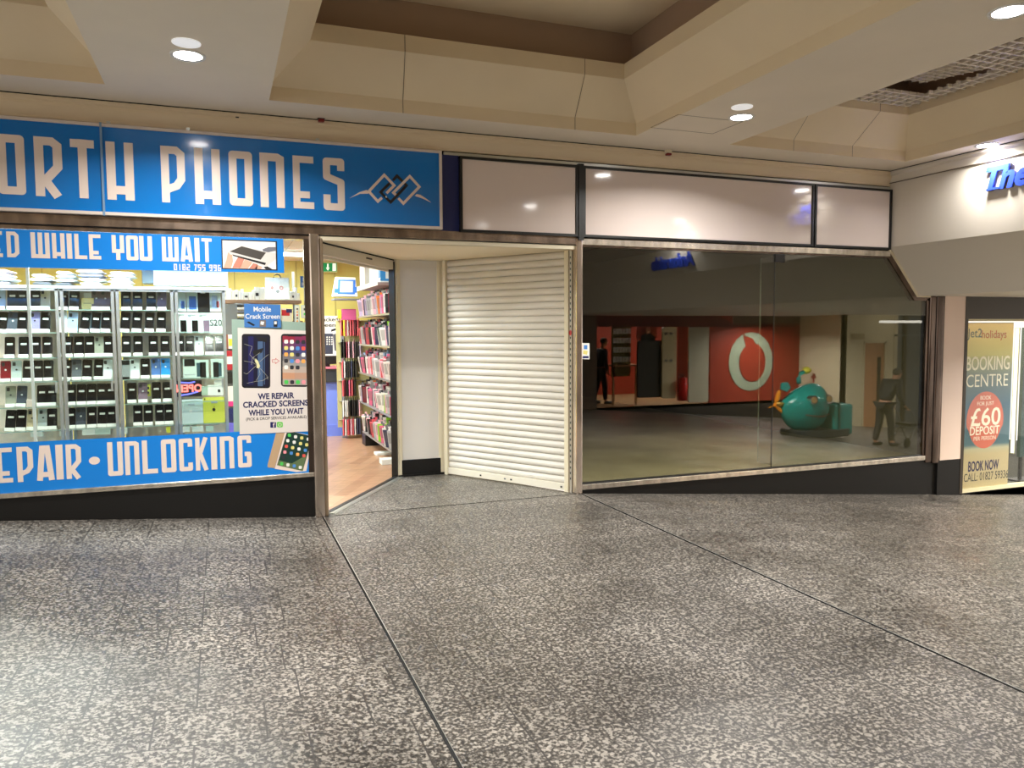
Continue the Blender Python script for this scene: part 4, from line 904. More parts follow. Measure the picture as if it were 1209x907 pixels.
# ---- rack and shelf right of the cabinets
SH = mat('shelf_brown', s2l(150, 120, 96), .6)
ys2 = 1.55
a, b2 = P(262, 354, y=ys2), P(356, 355.5, y=ys2)
r = thing('wall_shelf', ((a.x+b2.x)/2, ys2+.1, a.z-.03), 'long beige shelf of white boxes seen through the phone shop window', 'shelf')
g = MB(); g.box(a.x, b2.x, ys2-.02, ys2+.3, a.z-.03, a.z, SH); sub(g, 'shelf_board', r)
g = MB()
for x in (a.x+.05, b2.x-.05): g.box(x-.012, x+.012, ys2+.27, ys2+.3, 0, a.z+.3, ALU)
sub(g, 'uprights', r)
sx = a.x+.005; i = 0
while sx < b2.x-.03:
    wd = random.choice((.022, .03, .04, .05)); ht = random.uniform(.07, .125)
    g = MB(); g.box(-wd/2, wd/2, 0, .12, 0, ht, BW)
    if i % 3 == 0: g.box(-wd/2+.006, wd/2-.006, -.0008, 0, ht*.3, ht*.55, BLK)
    o = g.build('accessory_box', bevel=.001); o.location = (sx+wd/2, ys2, a.z+.0005); i += 1
    tag(o, 'small white accessory box on the beige shelf, number %d from its left' % i, 'box', 'white boxes on the beige shelf'); sx += wd+.003
bagstack(266, 300, 358.5, 5, 'stack of white and dark folded bags under the beige shelf', y=1.5, base=P(280, 379, y=1.5).z, mats=[DKB, PAPER, GRYB, PAPER])
b0 = P(280, 379, y=1.5).z
r = thing('wall_shelf', (P(283, 380, y=1.5).x, 1.55, b0-.02), 'lower beige shelf under the stacked folded bags', 'shelf'); g = MB(); g.box(P(262, 380, y=1.5).x, P(356, 380, y=1.5).x, 1.37, 1.85, b0-.022, b0-.001, SH); sub(g, 'shelf_board', r)
ACC = [((266, 276, 395, 412), PAPER, [(.0, .0, .35, 1., mat('pack_brown', s2l(140, 80, 60), .5)), (.4, .2, .9, .7, YEL)], 'white pack with a yellow disc'), ((266.5, 276, 414, 437), mat('pack_red', s2l(176, 30, 44), .5), [(.1, .3, .9, .7, PAPER)], 'red pack with a white panel'),
       ((267, 277, 439, 453), BLACK, [], 'black pack'), ((269, 278, 456, 480), PAPER, [(.0, .0, .9, .25, mat('pack_pink', s2l(226, 60, 140), .5))], 'white pack with a pink foot'), ((270.5, 278, 482, 498), NAVY, [], 'navy pack'), ((270.5, 278, 499, 512), mat('pack_violet', s2l(110, 110, 220), .5), [], 'violet pack')]
for (a, b2, c2, d2), m2, pr, lb in ACC: carton('accessory_pack', a, b2, c2, d2, .95, m2, '%s hanging in the narrow gap right of the rightmost cabinet' % lb, .03, pr, 'packet')
r = thing('grey_partition', (P(271, 400, y=1).x, 1.0, 0), 'grey display panel carrying packs right of the glass cabinets', 'panel'); g = MB(); g.box(P(264, 400, y=1).x, P(281, 400, y=1).x, .99, 1.01, 0, 1.75, mat('panel_grey', s2l(120, 126, 126), .5)); sub(g, 'board', r)
# pale carrier hanging inside
a, b2 = P(313, 354, y=.5), P(342, 328, y=.5); r = thing('carrier_bag', ((a.x+b2.x)/2, .5, a.z), 'pale clear carrier bag with red marks hanging inside the window below the photograph', 'bag')
g = MB(); g.hexa([(a.x, .48, a.z), (b2.x, .48, a.z), (b2.x, .53, a.z), (a.x, .53, a.z), (a.x+.004, .495, b2.z), (b2.x-.004, .495, b2.z), (b2.x-.004, .51, b2.z), (a.x+.004, .51, b2.z)], mat('bag_ivory', s2l(218, 220, 204), .35, noise=.1, nscale=30)); sub(g, 'bag', r, bevel=.008)
g = MB(); cx = (a.x+b2.x)/2; g.tube([(cx-.03+.0, .5, b2.z-.004), (cx-.02, .5, b2.z+.02), (cx, .5, b2.z+.026), (cx+.02, .5, b2.z+.02), (cx+.03, .5, b2.z-.004)], .005, DKB); sub(g, 'handle', r, smooth=True)
g = MB(); 
for dx, dz, rr in ((-.045, .1, .008), (.03, .1, .013), (.0, .07, .009)): stroke(g, [(cx+dx+rr*cos(2*pi*i/12), a.z+dz+rr*sin(2*pi*i/12)) for i in range(12)], .004, .4815-.001, RD if dx else DKB, True, .001)
sub(g, 'printed_marks', r)
# ================================================================== RECESS, DOORWAY, SHUTTER
g = MB(); SZ = 2.22
g.add([(.745, -.0, SZ), (2.985, -.0, SZ), (2.985, .12, SZ), (2.17, 1.5, SZ), (1.62, 1.5, SZ), (.745, .1, SZ)], [(5, 4, 3, 2, 1, 0)], mat('soffit_cream', s2l(224, 212, 184), .6)); 
g.box(.745, 2.985, -.004, .02, SZ, 2.262, CREAM); struct(g.build('ceiling_recess'))
g = MB(); g.box(1.66, 2.155, 1.452, 1.50, .17, SZ, WPANEL); struct(g.build('wall_recess'))
g = MB(); g.box(1.66, 1.70, 1.43, 1.452, .0, SZ, CREAM); g.box(1.70, 1.71, 1.44, 1.452, .17, SZ, CREAM); g.box(2.115, 2.155, 1.43, 1.452, .0, SZ, CREAM); g.box(2.10, 2.115, 1.44, 1.452, .17, SZ, CREAM); struct(g.build('trim_15'))
g = MB(); g.box(1.70, 2.115, 1.436, 1.50, 0, .17, PLINTH); g.box(1.66, 2.16, 1.415, 1.436, 0, .02, PLINTH); struct(g.build('baseboard_recess'))
A, B = Vector((.775, .085, 0)), Vector((1.655, 1.445, 0)); dr = empty('door_1', A); dr['kind'] = 'structure'
D = (B-A).normalized(); N_ = Vector((-D.y, D.x, 0))
def along(g, s0, s1, n0, n1, z0, z1, m, A=A, D=D, N_=N_):
    p = [A+D*s0+N_*n0, A+D*s1+N_*n0, A+D*s1+N_*n1, A+D*s0+N_*n1]
    g.hexa([(v.x, v.y, z0) for v in p]+[(v.x, v.y, z1) for v in p], m)
LD = (B-A).length
g = MB(); along(g, 0, LD, 0, .05, 2.12, SZ-.012, mat('door_header_beige', s2l(214, 206, 190), .4)); along(g, 0, LD, -.004, .0, SZ-.012, SZ, GAP); along(g, 0, LD, .05, .08, 2.10, 2.13, MATS['door_header_beige']); along(g, LD*.56, LD*.64, -.006, 0, 2.165, 2.18, BLK); sub(g, 'door_header', dr)
g = MB(); along(g, LD-.03, LD, -.01, .05, 0, 2.2, BLACK); along(g, LD-.008, LD+.02, -.03, .05, 0, SZ, CREAM); sub(g, 'door_jamb', dr)
g = MB(); along(g, 0, LD, -.05, -.01, 0, .006, ALU); along(g, 0, LD, -.012, .03, 0, .010, BLACK); along(g, 0, LD, -.065, -.052, 0, .004, ALU); sub(g, 'threshold', dr)
# roller shutter
A2, B2 = Vector((2.165, 1.40, 0)), Vector((2.985, .085, 0)); D2 = (B2-A2).normalized(); N2 = Vector((D2.y, -D2.x, 0)) # towards the mall
if N2.y > 0: N2 = -N2
L2 = (B2-A2).length
rs = thing('roller_shutter', tuple((A2+B2)/2), 'cream steel roller shutter pulled down across the angled shop entrance', 'shutter')
g = MB(); pts = []; ns = 33; z0 = .075; hs = (SZ-z0)/ns
for i in range(ns):
    for k, (f, dd) in enumerate(((.0, .0), (.06, .004), (.10, .012), (.3, .019), (.55, .020), (.8, .014), (.93, .004), (.97, .0))):
        pts.append((z0+hs*(i+f), dd))
pts.append((SZ, 0)); vs = []
for z, dd in pts:
    for s2 in (.03, L2-.05): v = A2+D2*s2+N2*(dd-.02); vs.append((v.x, v.y, z))
fs = [(2*i, 2*i+1, 2*i+3, 2*i+2) for i in range(len(pts)-1)]
g.add(vs, fs, SHUT); g.ms.append(mat('slat_joint_dark', s2l(90, 84, 74), .6))
for i in range(len(fs)):
    if i % 8 in (7,): g.m[i] = 1
sub(g, 'slat_curtain', rs)
g = MB(); along(g, .03, L2-.05, -.03, .012, .012, z0+.002, mat('shutter_rail', s2l(226, 220, 206), .4), A2, D2, N2)
brl = sub(g, 'bottom_rail', rs, bevel=.002)
for s2 in (L2*.5, L2*.55, L2*.3, L2*.93): g = MB(); along(g, s2, s2+.02, .012, .015, .035, .05, BLK if s2 != L2*.5 else GRYB, A2, D2, N2); sub(g, 'lock_bolt', brl)
for (s0, s1, m2) in ((-.01, .035, CREAM), (L2-.06, L2-.015, CREAM)):
    g = MB(); along(g, s0, s1, -.04, .022, 0, SZ, m2, A2, D2, N2); sub(g, 'guide_rail', rs, bevel=.003)
g = MB(); along(g, L2-.013, L2+.012, -.02, .006, 0, SZ, mat('perforated_strip', s2l(206, 198, 186), .35, metal=.3), A2, D2, N2)
for i in range(40): along(g, L2-.006, L2+.004, .006, .0075, .12+i*.052, .14+i*.052, BLK, A2, D2, N2)
sub(g, 'perforated_strip', rs)
v = A2+D2*(L2-.0)+N2*.009; g = MB(); zz = P(677, 393, y=.05).z
g.prism([(v.x-.015*D2.x*cos(2*pi*i/16)*-1, v.y+.015*D2.y*cos(2*pi*i/16), zz+.024*sin(2*pi*i/16)) for i in range(16)], N2*.001, RD)
sub(g, 'red_round_sticker', rs)
# ---- doorway view: counter, exit sign, poster, shelves, racks
ct = thing('shop_counter', (1.0, 4.9, 0), 'blue fronted shop counter with a dark top seen through the open doorway', 'counter')
g = MB(); g.box(-.6, 1.66, 4.85, 5.35, .0, .78, mat('counter_blue', s2l(122, 142, 230), .4)); fp = sub(g, 'front_panel', ct)
g = MB(); g.box(-.6, 1.66, 4.838, 4.85, 0, .16, mat('counter_blue_kick', s2l(112, 132, 224), .4)); sub(g, 'kick_board', fp)
g = MB(); g.box(-.62, 1.68, 4.80, 5.38, .78, .97, mat('counter_charcoal', s2l(52, 54, 60), .4)); sub(g, 'top_fascia', ct)
g = MB(); g.box(-.62, 1.70, 4.78, 5.38, .97, .995, mat('counter_pink', s2l(200, 110, 130), .4)); sub(g, 'counter_top', ct)
a, b2 = P(379, 438, y=4.95), P(400.5, 420, y=4.95)
r = thing('till_monitor', ((a.x+b2.x)/2-.05, 5.05, .995), 'black monitor standing on the counter, seen through the doorway', 'monitor')
g = MB(); g.box(a.x-.1, b2.x, 4.95, 4.98, 1.03, b2.z, BLACK); sub(g, 'screen_back', r, bevel=.005)
g = MB(); g.box((a.x+b2.x)/2-.09, (a.x+b2.x)/2, 4.97, 5.1, .996, 1.05, BLACK); sub(g, 'foot', r)
a, b2 = P(370, 420, y=5.45), P(400, 373, y=5.45); r = thing('wall_poster', ((a.x+b2.x)/2, 5.45, a.z), 'poster on the back wall of the phone shop reading Cracked Screens over dark phones', 'poster')
g = MB(); g.box(a.x, b2.x, 5.47, 5.49, a.z-.05, b2.z, PAPER); sub(g, 'board', r)
g = MB(); ptxt(g, 'Cracked', 373, 379.4, 398.8, 4.6, 5.468, BLK, off=.012); ptxt(g, 'Screens', 371, 386, 400, 4.6, 5.468, BLK, off=.012)
pxpoly(g, [(391, 389.3), (401, 386.3), (401, 388.6), (391, 391.8)], 5.4685, BLK, .002); pxpoly(g, [(372, 394), (393, 394), (393, 418), (372, 418)], 5.4685, mat('print_slate', s2l(66, 70, 86), .4), .002); pxpoly(g, [(393, 395), (401, 393), (401, 416), (395, 414)], 5.468, mat('print_slate2', s2l(92, 94, 104), .4), .002)
for i in range(12):
    cx, cy = 385.5+(i % 3)*2.8, 397.5+(i//3)*2.7; pxpoly(g, [(cx, cy), (cx+1.5, cy), (cx+1.5, cy+1.6), (cx, cy+1.6)], 5.4675, IC[1], .001)
sub(g, 'printed_artwork', r)
a, b2 = P(376, 321.3, y=5.3), P(398.2, 309.6, y=5.3); r = thing('exit_sign', ((a.x+b2.x)/2, 5.3, a.z), 'green exit sign with a white down arrow on the yellow-green wall of the phone shop', 'sign')
g = MB(); g.box(a.x-.0, b2.x, 5.3, 5.33, a.z, b2.z, mat('exit_frame', s2l(200, 205, 150), .5)); g.box((a.x+b2.x)/2-.01, (a.x+b2.x)/2+.01, 5.31, 5.5, a.z+.02, a.z+.05, ALU); sub(g, 'housing', r)
g = MB(); EG = mat('exit_green', s2l(8, 120, 66), .4, emit=s2l(8, 120, 66), es=.6); EW = mat('exit_white', s2l(235, 245, 235), .4, emit=s2l(235, 245, 235), es=.5)
pxpoly(g, [(376, 310.6), (397.6, 310.6), (397.6, 320.6), (376, 320.6)], 5.299, EG, .001)
pxpoly(g, [(386.2, 311.5), (388, 311.5), (388, 316), (389.3, 316), (387.1, 319.8), (384.8, 316), (386.2, 316)], 5.297, EW, .001); pxpoly(g, [(392.6, 311.2), (396.6, 311.2), (396.6, 320), (392.6, 320)], 5.297, EW, .001)
sub(g, 'pictogram', r)
# upper shelf and goods on the right wall
r = thing('wall_shelf', (1.93, 3., 2.02), 'deep grey-mauve upper shelf high on the right inside the doorway', 'shelf'); g = MB(); g.box(1.66, 2.15, 2.35, 3.7, 2.02, 2.05, mat('shelf_mauve', s2l(146, 126, 124), .5)); g.box(1.652, 1.66, 2.35, 3.7, 2.015, 2.07, WHITE); sub(g, 'shelf_board', r)
def crate(x0, x1, y0, y1, z0, z1, m, label, name='storage_box', stripe=None, cat='box'):
    r = thing(name, ((x0+x1)/2, (y0+y1)/2, z0), label, cat); g = MB(); g.box(x0, x1, y0, y1, z0, z1, m); sub(g, 'carton', r, bevel=.004)
    if stripe:
        g = MB(); g.box(x0-.002, x1, y0-.002, y0, z0+(z1-z0)*.1, z0+(z1-z0)*.2, stripe); g.box(x0-.002, x0, y0, y0+.12, z0+.06, z1-.01, stripe); g.box(x0+.0, x0+.06, y0-.002, y0, z0+(z1-z0)*.2, z1, stripe); sub(g, 'printed_stripe', r)
crate(1.72, 2.12, 2.5, 3.2, 2.051, 2.29, BW, 'white storage box with a blue edge on the high shelf inside the doorway', stripe=mat('stripe_blue', s2l(60, 150, 220), .4))
bagm = [PAPER, mat('bag_lilac', s2l(206, 196, 216), .5)]
for i in range(4): crate(1.68, 2.0, 3.3+i*.09, 3.38+i*.09, 2.051, 2.36+.02*(i % 2), bagm[i % 2], '%s upright packet at the far end of the high shelf, %s from the box' % (['white', 'lilac'][i % 2], ORD[i]), 'packet', cat='packet')
yz = 4.3; a, b2 = P(394, 352.5, y=yz), P(428, 350, y=yz)
r = thing('wall_shelf', ((a.x+b2.x)/2, yz, a.z-.02), 'small grey shelf holding the boxed tablet cases beyond the doorway', 'shelf'); g = MB(); g.box(a.x, b2.x+.1, yz-.05, yz+.25, a.z-.02, a.z+.0, GRYB); sub(g, 'shelf_board', r)
a, b2 = P(393, 350, y=yz), P(422, 327.5, y=yz); r = thing('boxed_tablet_case', ((a.x+b2.x)/2, yz, a.z), 'blue-framed boxed tablet case in clear wrap on the small grey shelf', 'box')
g = MB(); g.hexa([(a.x+.0, yz, a.z), (b2.x, yz, a.z), (b2.x, yz+.12, a.z), (a.x, yz+.12, a.z), (a.x+.05, yz+.04, b2.z), (b2.x-.02, yz+.04, b2.z), (b2.x-.02, yz+.12, b2.z), (a.x+.05, yz+.12, b2.z)], BW); sub(g, 'carton', r, bevel=.004)
g = MB(); 
def tp(u, v, o=.002): return (a.x+.025+(b2.x-a.x-.035)*u+.02*v, yz+.04*v-o, a.z+(b2.z-a.z)*v)
FB = mat('case_blue', s2l(60, 120, 210), .4); PV = mat('case_window', s2l(190, 196, 196), .3)
for (u0, v0, u1, v1, m2, o2) in ((.12, .12, .9, .88, FB, .003), (.22, .22, .8, .8, PV, .005), (-.02, .18, .14, .4, FB, .004), (.86, .2, .98, .5, FB, .004)):
    g.add([tp(u0, v0, o2), tp(u1, v0, o2), tp(u1, v1, o2), tp(u0, v1, o2)], [(0, 1, 2, 3)], m2)
sub(g, 'printed_face', r)
a, b2 = P(404, 378, y=yz), P(420.5, 365, y=yz); crate(a.x, b2.x, yz, yz+.1, a.z, b2.z, mat('box_magenta', s2l(190, 80, 130), .5), 'magenta box hanging below the small grey shelf', 'accessory_box')
a, b2 = P(399, 376, y=yz), P(403, 366, y=yz); crate(a.x, b2.x, yz, yz+.04, a.z, b2.z, YEL, 'small yellow packet beside the magenta box', 'packet', cat='packet')
# case packets
PKC = [('white', (236, 234, 232)), ('pale pink', (238, 190, 206)), ('pink', (226, 110, 150)), ('black', (28, 26, 30)), ('silver', (186, 190, 196)), ('rose', (214, 90, 100)), ('navy', (52, 58, 90)), ('sky blue', (150, 186, 226)), ('lilac', (190, 176, 214)), ('orange', (240, 130, 60)), ('lime green', (150, 220, 60)), ('wine', (120, 36, 56)), ('yellow', (236, 220, 60)), ('dark green', (50, 92, 74))]
_pk = {}
def packet(ci):
    if ci in _pk: return _pk[ci]
    nm, c2 = PKC[ci]; m2 = mat('packet_'+nm.replace(' ', '_'), s2l(*c2), .3)
    g = MB(); g.box(-.058, .058, -.007, .007, 0, .225, m2); g.box(-.05, .05, -.0085, -.007, .07, .20, mat('packet_inner_'+nm.replace(' ', '_'), s2l(*[int(.6*v+40) for v in c2]), .3))
    g.box(-.014, .014, -.002, .002, .225, .262, m2 if ci % 2 else GRYB); b = g.build('case_packet'); me = b.data; bpy.data.objects.remove(b); _pk[ci] = me; return me
W_ = [30, 14, 11, 12, 12, 7, 6, 3, 4, 1, 1, 4, 0, 1]
RW = [W_, [26, 14, 8, 16, 12, 8, 8, 3, 5, 1, 1, 3, 0, 1], [30, 12, 14, 14, 10, 5, 6, 2, 4, 1, 0, 4, 0, 1], [24, 8, 8, 12, 22, 8, 8, 2, 2, 2, 2, 6, 0, 1], [30, 6, 4, 14, 22, 4, 8, 3, 2, 1, 8, 2, 1, 2]]
rk = thing('display_rack', (1.95, 3.0, 0), 'tall metal rack of phone cases along the right wall inside the doorway', 'rack')
RZ = [1.705, 1.335, .955, .56, .17]
RY = [(1.95, 4.15), (1.85, 4.15), (1.75, 4.2), (1.75, 4.2), (1.72, 4.0)]
for k, z in enumerate(RZ):
    g = MB(); g.box(1.74, 2.1, RY[k][0], RY[k][1], z-.02, z-.008, mat('rack_metal', s2l(150, 148, 142), .35, metal=.3)); g.box(1.734, 1.742, RY[k][0], RY[k][1], z-.024, z-.004, MATS['rack_metal'])
    g.box(1.74, 2.1, RY[k][0], RY[k][1], z+.17, z+.176, MATS['rack_metal']) if False else None
    sub(g, 'rack_shelf', rk)
g = MB()
for y in (1.9, 2.6, 3.3, 4.1): g.box(2.11, 2.15, y-.015, y+.015, 0, 2.0, GRYB)
sub(g, 'rack_uprights', rk)
for k, z in enumerate(RZ):
    y = RY[k][0]+.03; i = 0; n = int((RY[k][1]-y)/.062)
    while y < RY[k][1]-.02:
        for dpt in (0,):
            ci = random.choices(range(14), RW[k])[0]
            if k == 3 and 2 <= i <= 3: ci = 10
            if k == 2 and i < 2: ci = 9
            o = bpy.data.objects.new('case_packet', packet(ci)); COL.objects.link(o); back = i % 2; o.location = (1.80+.10*back+random.uniform(-.01, .02), y+.04, z-.007+(.075 if back else random.uniform(0, .012)))
            o.rotation_euler = (radians(random.uniform(10, 26)), radians(random.uniform(-3, 3)), radians(random.uniform(-34, -14)))
            i += 1
            tag(o, '%s case packet on the %s rack shelf, number %d from the door' % (PKC[ci][0], RN[k], i), 'packet', 'phone case packets on the rack')
        y += random.uniform(.038, .05)
# end stand facing the door
es = thing('display_stand', (1.75, 4.45, 0), 'narrow stand of hanging cases at the far end of the rack, facing the door', 'stand')
g = MB(); g.box(1.5, 2.14, 4.62, 4.64, .15, 1.65, mat('stand_board', s2l(176, 172, 120), .6)); g.box(1.56, 1.6, 4.6, 4.66, 0, 1.65, GRYB); sub(g, 'back_board', es)
ESR = [(395, .2, [5, 12, 5, 0, 5, 5, 11, 5]), (421, .2, [3, 3, 11, 1, 3, 1, 3, 3, 8]), (444, .2, [5, 0, 3, 3, 6, 3, 3]), (466, .2, [5, 11, 3, 2, 5, 3]), (490, .2, [0, 0, 0, 3, 3, 3, 3, 1]), (512, .2, [5, 0, 5, 1, 5, 0, 6, 6])]
for k, (py, _, L) in enumerate(ESR):
    z = P(415, py, y=4.5).z
    g = MB(); g.box(1.52, 2.1, 4.54, 4.62, z+.19, z+.196, ALU); sub(g, 'hanging_rail', es)
    for i, ci in enumerate(L):
        o = bpy.data.objects.new('case_packet', packet(ci)); COL.objects.link(o); o.location = (P(404.5+k*.6+i*2.8, py, y=4.5).x, 4.52+.004*i, z-.02); o.rotation_euler = (0, 0, radians(66+random.uniform(-8, 8)))
        tag(o, '%s case packet, %s row of the end stand, number %d from left' % (PKC[ci][0], RN[k], i+1), 'packet', 'phone case packets on the end stand')
# floor items
q = P(430, 530, z=0); crate(1.72, 2.05, 3.7, 3.95, .0, .14, BLACK, 'black box on the wooden floor under the rack')
for (px, py, wz, lb) in ((449, 537, .03, 'flat white packet lying on the wooden floor under the rack'), (456, 548, .06, 'pile of white wrapped packets on the wooden floor nearest the door frame')):
    q = P(px, py, z=0); crate(q.x-.06, q.x+.14, q.y-.06, q.y+.1, 0, wz, BW, lb, 'packet', cat='packet')
# ================================================================== EMPTY UNIT (right)
w = empty('window_2', (5.1, 0, .04)); w['kind'] = 'structure'
g = MB(); g.box(3.05, 7.28, -.02, .07, .035, .085, 'steel_bright'); g.box(3.05, 7.28, -.008, .05, .085, .095, BLACK); sub(g, 'window_sill', w, bevel=.005)
xj = P(913, 430, y=0).x
gp = [(xj+.002, .09), (7.24, .09), (7.24, 1.83), (7.075, 1.83), (6.70, 2.26), (xj+.002, 2.26)]
g = MB(); g.prism([(x, .0, z) for x, z in gp], (0, .010, 0), 'unit_glass'); sub(g, 'window_pane', w)
g = MB(); g.box(3.05, xj-.002, .0, .010, .09, 2.25, 'unit_glass'); sub(g, 'window_pane', w)
g = MB(); g.box(xj-.002, xj+.002, -.0005, .012, .09, 2.25, mat('silicone_dark', s2l(50, 52, 46), .4)); sub(g, 'pane_joint', w)
g = MB(); g.box(xj-.005, xj+.005, .012, .215, .12, 2.22, 'unit_glass'); g.box(xj-.0055, xj+.0055, .2145, .218, .12, 2.22, mat('glass_edge', s2l(150, 160, 140), .15, emit=None)); sub(g, 'glass_fin', w)
g = MB(); g.box(xj-.005, xj+.11, -.012, .03, 2.165, 2.245, BLACK); sub(g, 'patch_clamp', w, bevel=.003)
g = MB(); g.prism([(6.60, -.01, 2.262), (6.655, -.01, 2.335), (7.09, -.01, 1.84), (7.28, -.01, 1.84), (7.28, -.01, 1.80), (7.055, -.01, 1.80), (6.66, -.01, 2.245)], (0, .07, 0), 'dark_bronze'); g.box(7.235, 7.28, -.01, .06, .085, 1.82, 'dark_bronze'); sub(g, 'window_frame', w)
r = thing('window_sticker', (3.085, -.002, 1.28), 'small white sticker with blue marks at the left edge of the empty shop window', 'sticker')
g = MB(); pxpoly(g, [(687.5, 405), (696, 405.3), (696, 424.3), (687.5, 424)], -.002, PAPER, .001); pxpoly(g, [(689.5, 407.5), (693.5, 407.5), (693.5, 412.5), (689.5, 412.5)], -.003, IC[4], .0008); pxpoly(g, [(688.5, 413.5), (694, 414.5), (693, 419), (688.5, 418)], -.003, IC[3], .0008); pxpoly(g, [(688, 420.5), (695, 420.5), (695, 423), (688, 423)], -.003, NAVY, .0008); sub(g, 'printed_sheet', r)
g = MB(); g.add([(3.05, .1, .05), (7.38, .1, .05), (7.38, 9, .05), (2.2, 9, .05), (2.2, 1.5, .05), (3.0, .15, .05)], [(0, 1, 2, 3, 4, 5)], SCREED); struct(g.build('floor_unit'))
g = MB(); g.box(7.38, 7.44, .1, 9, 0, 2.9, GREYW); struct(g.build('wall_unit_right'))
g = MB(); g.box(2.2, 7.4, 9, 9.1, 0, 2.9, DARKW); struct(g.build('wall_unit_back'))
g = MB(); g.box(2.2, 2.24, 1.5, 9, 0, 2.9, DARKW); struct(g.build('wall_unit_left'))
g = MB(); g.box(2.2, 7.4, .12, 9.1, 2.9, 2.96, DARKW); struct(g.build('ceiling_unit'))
g = MB(); g.box(2.24, 7.38, 8.9, 9.0, .05, .2, BLACK); struct(g.build('baseboard_unit'))
q = P(799, 365, y=8.9); r = thing('exit_sign', (q.x, 8.9, q.z-.12), 'dim green running-man exit sign seen through the dark empty shop window', 'sign')
g = MB(); a, b2 = P(790, 373, y=8.9), P(808, 358, y=8.9); g.box(a.x, b2.x, 8.9, 8.96, a.z, b2.z, mat('exit_case', s2l(120, 150, 140), .5)); sub(g, 'housing', r)
g = MB(); EG2 = mat('exit_green_dim', s2l(40, 130, 100), .4, emit=s2l(40, 140, 110), es=.35); EW2 = mat('exit_white_dim', s2l(180, 220, 205), .4, emit=s2l(170, 220, 200), es=.35)
pxpoly(g, [(791, 360.5), (807.5, 360.5), (807.5, 372.3), (791, 372.3)], 8.898, EG2, .002); pxpoly(g, [(791.5, 362.5), (794.5, 362.5), (794.5, 371.5), (791.5, 371.5)], 8.895, EW2, .002); pxpoly(g, [(797, 363.5), (800, 363.5), (799, 371.5), (797, 371.5)], 8.895, EW2, .002)
pxpoly(g, [(802, 362.5), (804.2, 362.5), (804.6, 366), (807, 368), (805, 371.5), (803.5, 368.5), (801.8, 371.5), (802.3, 366)], 8.895, EW2, .002); sub(g, 'pictogram', r)
# pillar and travel shop
g = MB(); g.box(7.47, 7.80, -.03, .1, .02, 1.85, mat('pillar_panel', s2l(232, 210, 196), .4)); struct(g.build('wall_pillar'))
g = MB(); g.box(7.445, 7.475, -.035, .1, .02, 1.85, 'dark_bronze'); g.box(7.795, 7.84, -.035, .1, -.385, 1.85, mat('brown_frame', s2l(58, 50, 40), .4)); struct(g.build('trim_16'))
g = MB(); g.box(7.84, 12, -.02, .1, 1.60, 1.85, MATS['brown_frame']); struct(g.build('trim_17'))
TWX0 = 7.84
w = empty('window_3', (8.8, 0, -.38)); w['kind'] = 'structure'
g = MB(); fr = mat('travel_frame', s2l(214, 206, 170), .35)
g.box(TWX0, 12, -.015, .05, -.385, -.345, fr); g.box(TWX0, 12, -.015, .05, 1.575, 1.60, fr); g.box(TWX0, TWX0+.02, -.015, .05, -.345, 1.575, fr); sub(g, 'window_frame', w)
g = MB(); g.box(TWX0+.02, 12, .0, .008, -.345, 1.575, 'shop_glass'); sub(g, 'window_pane', w)
def transl(name, stops, zr=None, tw=.55):
    m = bpy.data.materials.new(name); m.use_nodes = True; nt = m.node_tree; nt.nodes.clear(); L = nt.links.new; N = nt.nodes.new
    out = N('ShaderNodeOutputMaterial'); d = N('ShaderNodeBsdfDiffuse'); t2 = N('ShaderNodeBsdfTranslucent'); mx = N('ShaderNodeMixShader'); mx.inputs[0].default_value = tw
    if len(stops) == 1: d.inputs[0].default_value = t2.inputs[0].default_value = (*stops[0], 1)
    else:
        tc = N('ShaderNodeTexCoord'); sp = N('ShaderNodeSeparateXYZ'); L(tc.outputs['Object'], sp.inputs[0]); mr = N('ShaderNodeMapRange'); mr.inputs[1].default_value = zr[0]; mr.inputs[2].default_value = zr[1]; L(sp.outputs[2], mr.inputs[0])
        r = N('ShaderNodeValToRGB'); e = r.color_ramp.elements; e[0].position, e[0].color = stops[0][0], (*stops[0][1], 1); e[1].position, e[1].color = stops[-1][0], (*stops[-1][1], 1)
        for p, c2 in stops[1:-1]: x = e.new(p); x.color = (*c2, 1)
        L(mr.outputs[0], r.inputs[0]); L(r.outputs[0], d.inputs[0]); L(r.outputs[0], t2.inputs[0])
    L(d.outputs[0], mx.inputs[1]); L(t2.outputs[0], mx.inputs[2]); L(mx.outputs[0], out.inputs[0]); MATS[name] = m; return m
tpst = transl('travel_print', [(0, s2l(222, 210, 176)), (.20, s2l(220, 208, 176)), (.235, s2l(214, 212, 190)), (.26, s2l(120, 150, 160)), (.5, s2l(110, 140, 160)), (.68, s2l(150, 160, 158)), (.8, s2l(200, 196, 150)), (1, s2l(224, 206, 164))], (0, 1.92))
yp = .02
a, b2 = P(1137, 576, y=yp), P(1197, 381, y=yp)
tp_ = thing('travel_poster', ((a.x+b2.x)/2, yp, -.345), 'tall beach poster in the far right shop window reading BOOKING CENTRE and £60 DEPOSIT', 'poster')
g = MB(); flat(g, [(TWX0+.022, -.344), (b2.x, -.344), (b2.x, 1.56), (TWX0+.022, 1.56)], yp, tpst, .001); sub(g, 'poster_sheet', tp_)
g = MB(); SAL = mat('print_salmon', s2l(206, 106, 84), .5); q = P(1163, 496, y=yp)
rx = P(1184.5, 496, y=yp).x-q.x; rz = (P(1163, 463, y=yp).z-P(1163, 530, y=yp).z)/2
flat(g, [(q.x+rx*cos(t3)*(1-.08*(sin(t3) < -.3)), q.z+rz*sin(t3)) for t3 in [2*pi*i/32 for i in range(32)]], yp-.001, SAL, .0008)
def cp(pts): return [(1120+a/3.483, 340+b2/3.488) for a, b2 in pts]
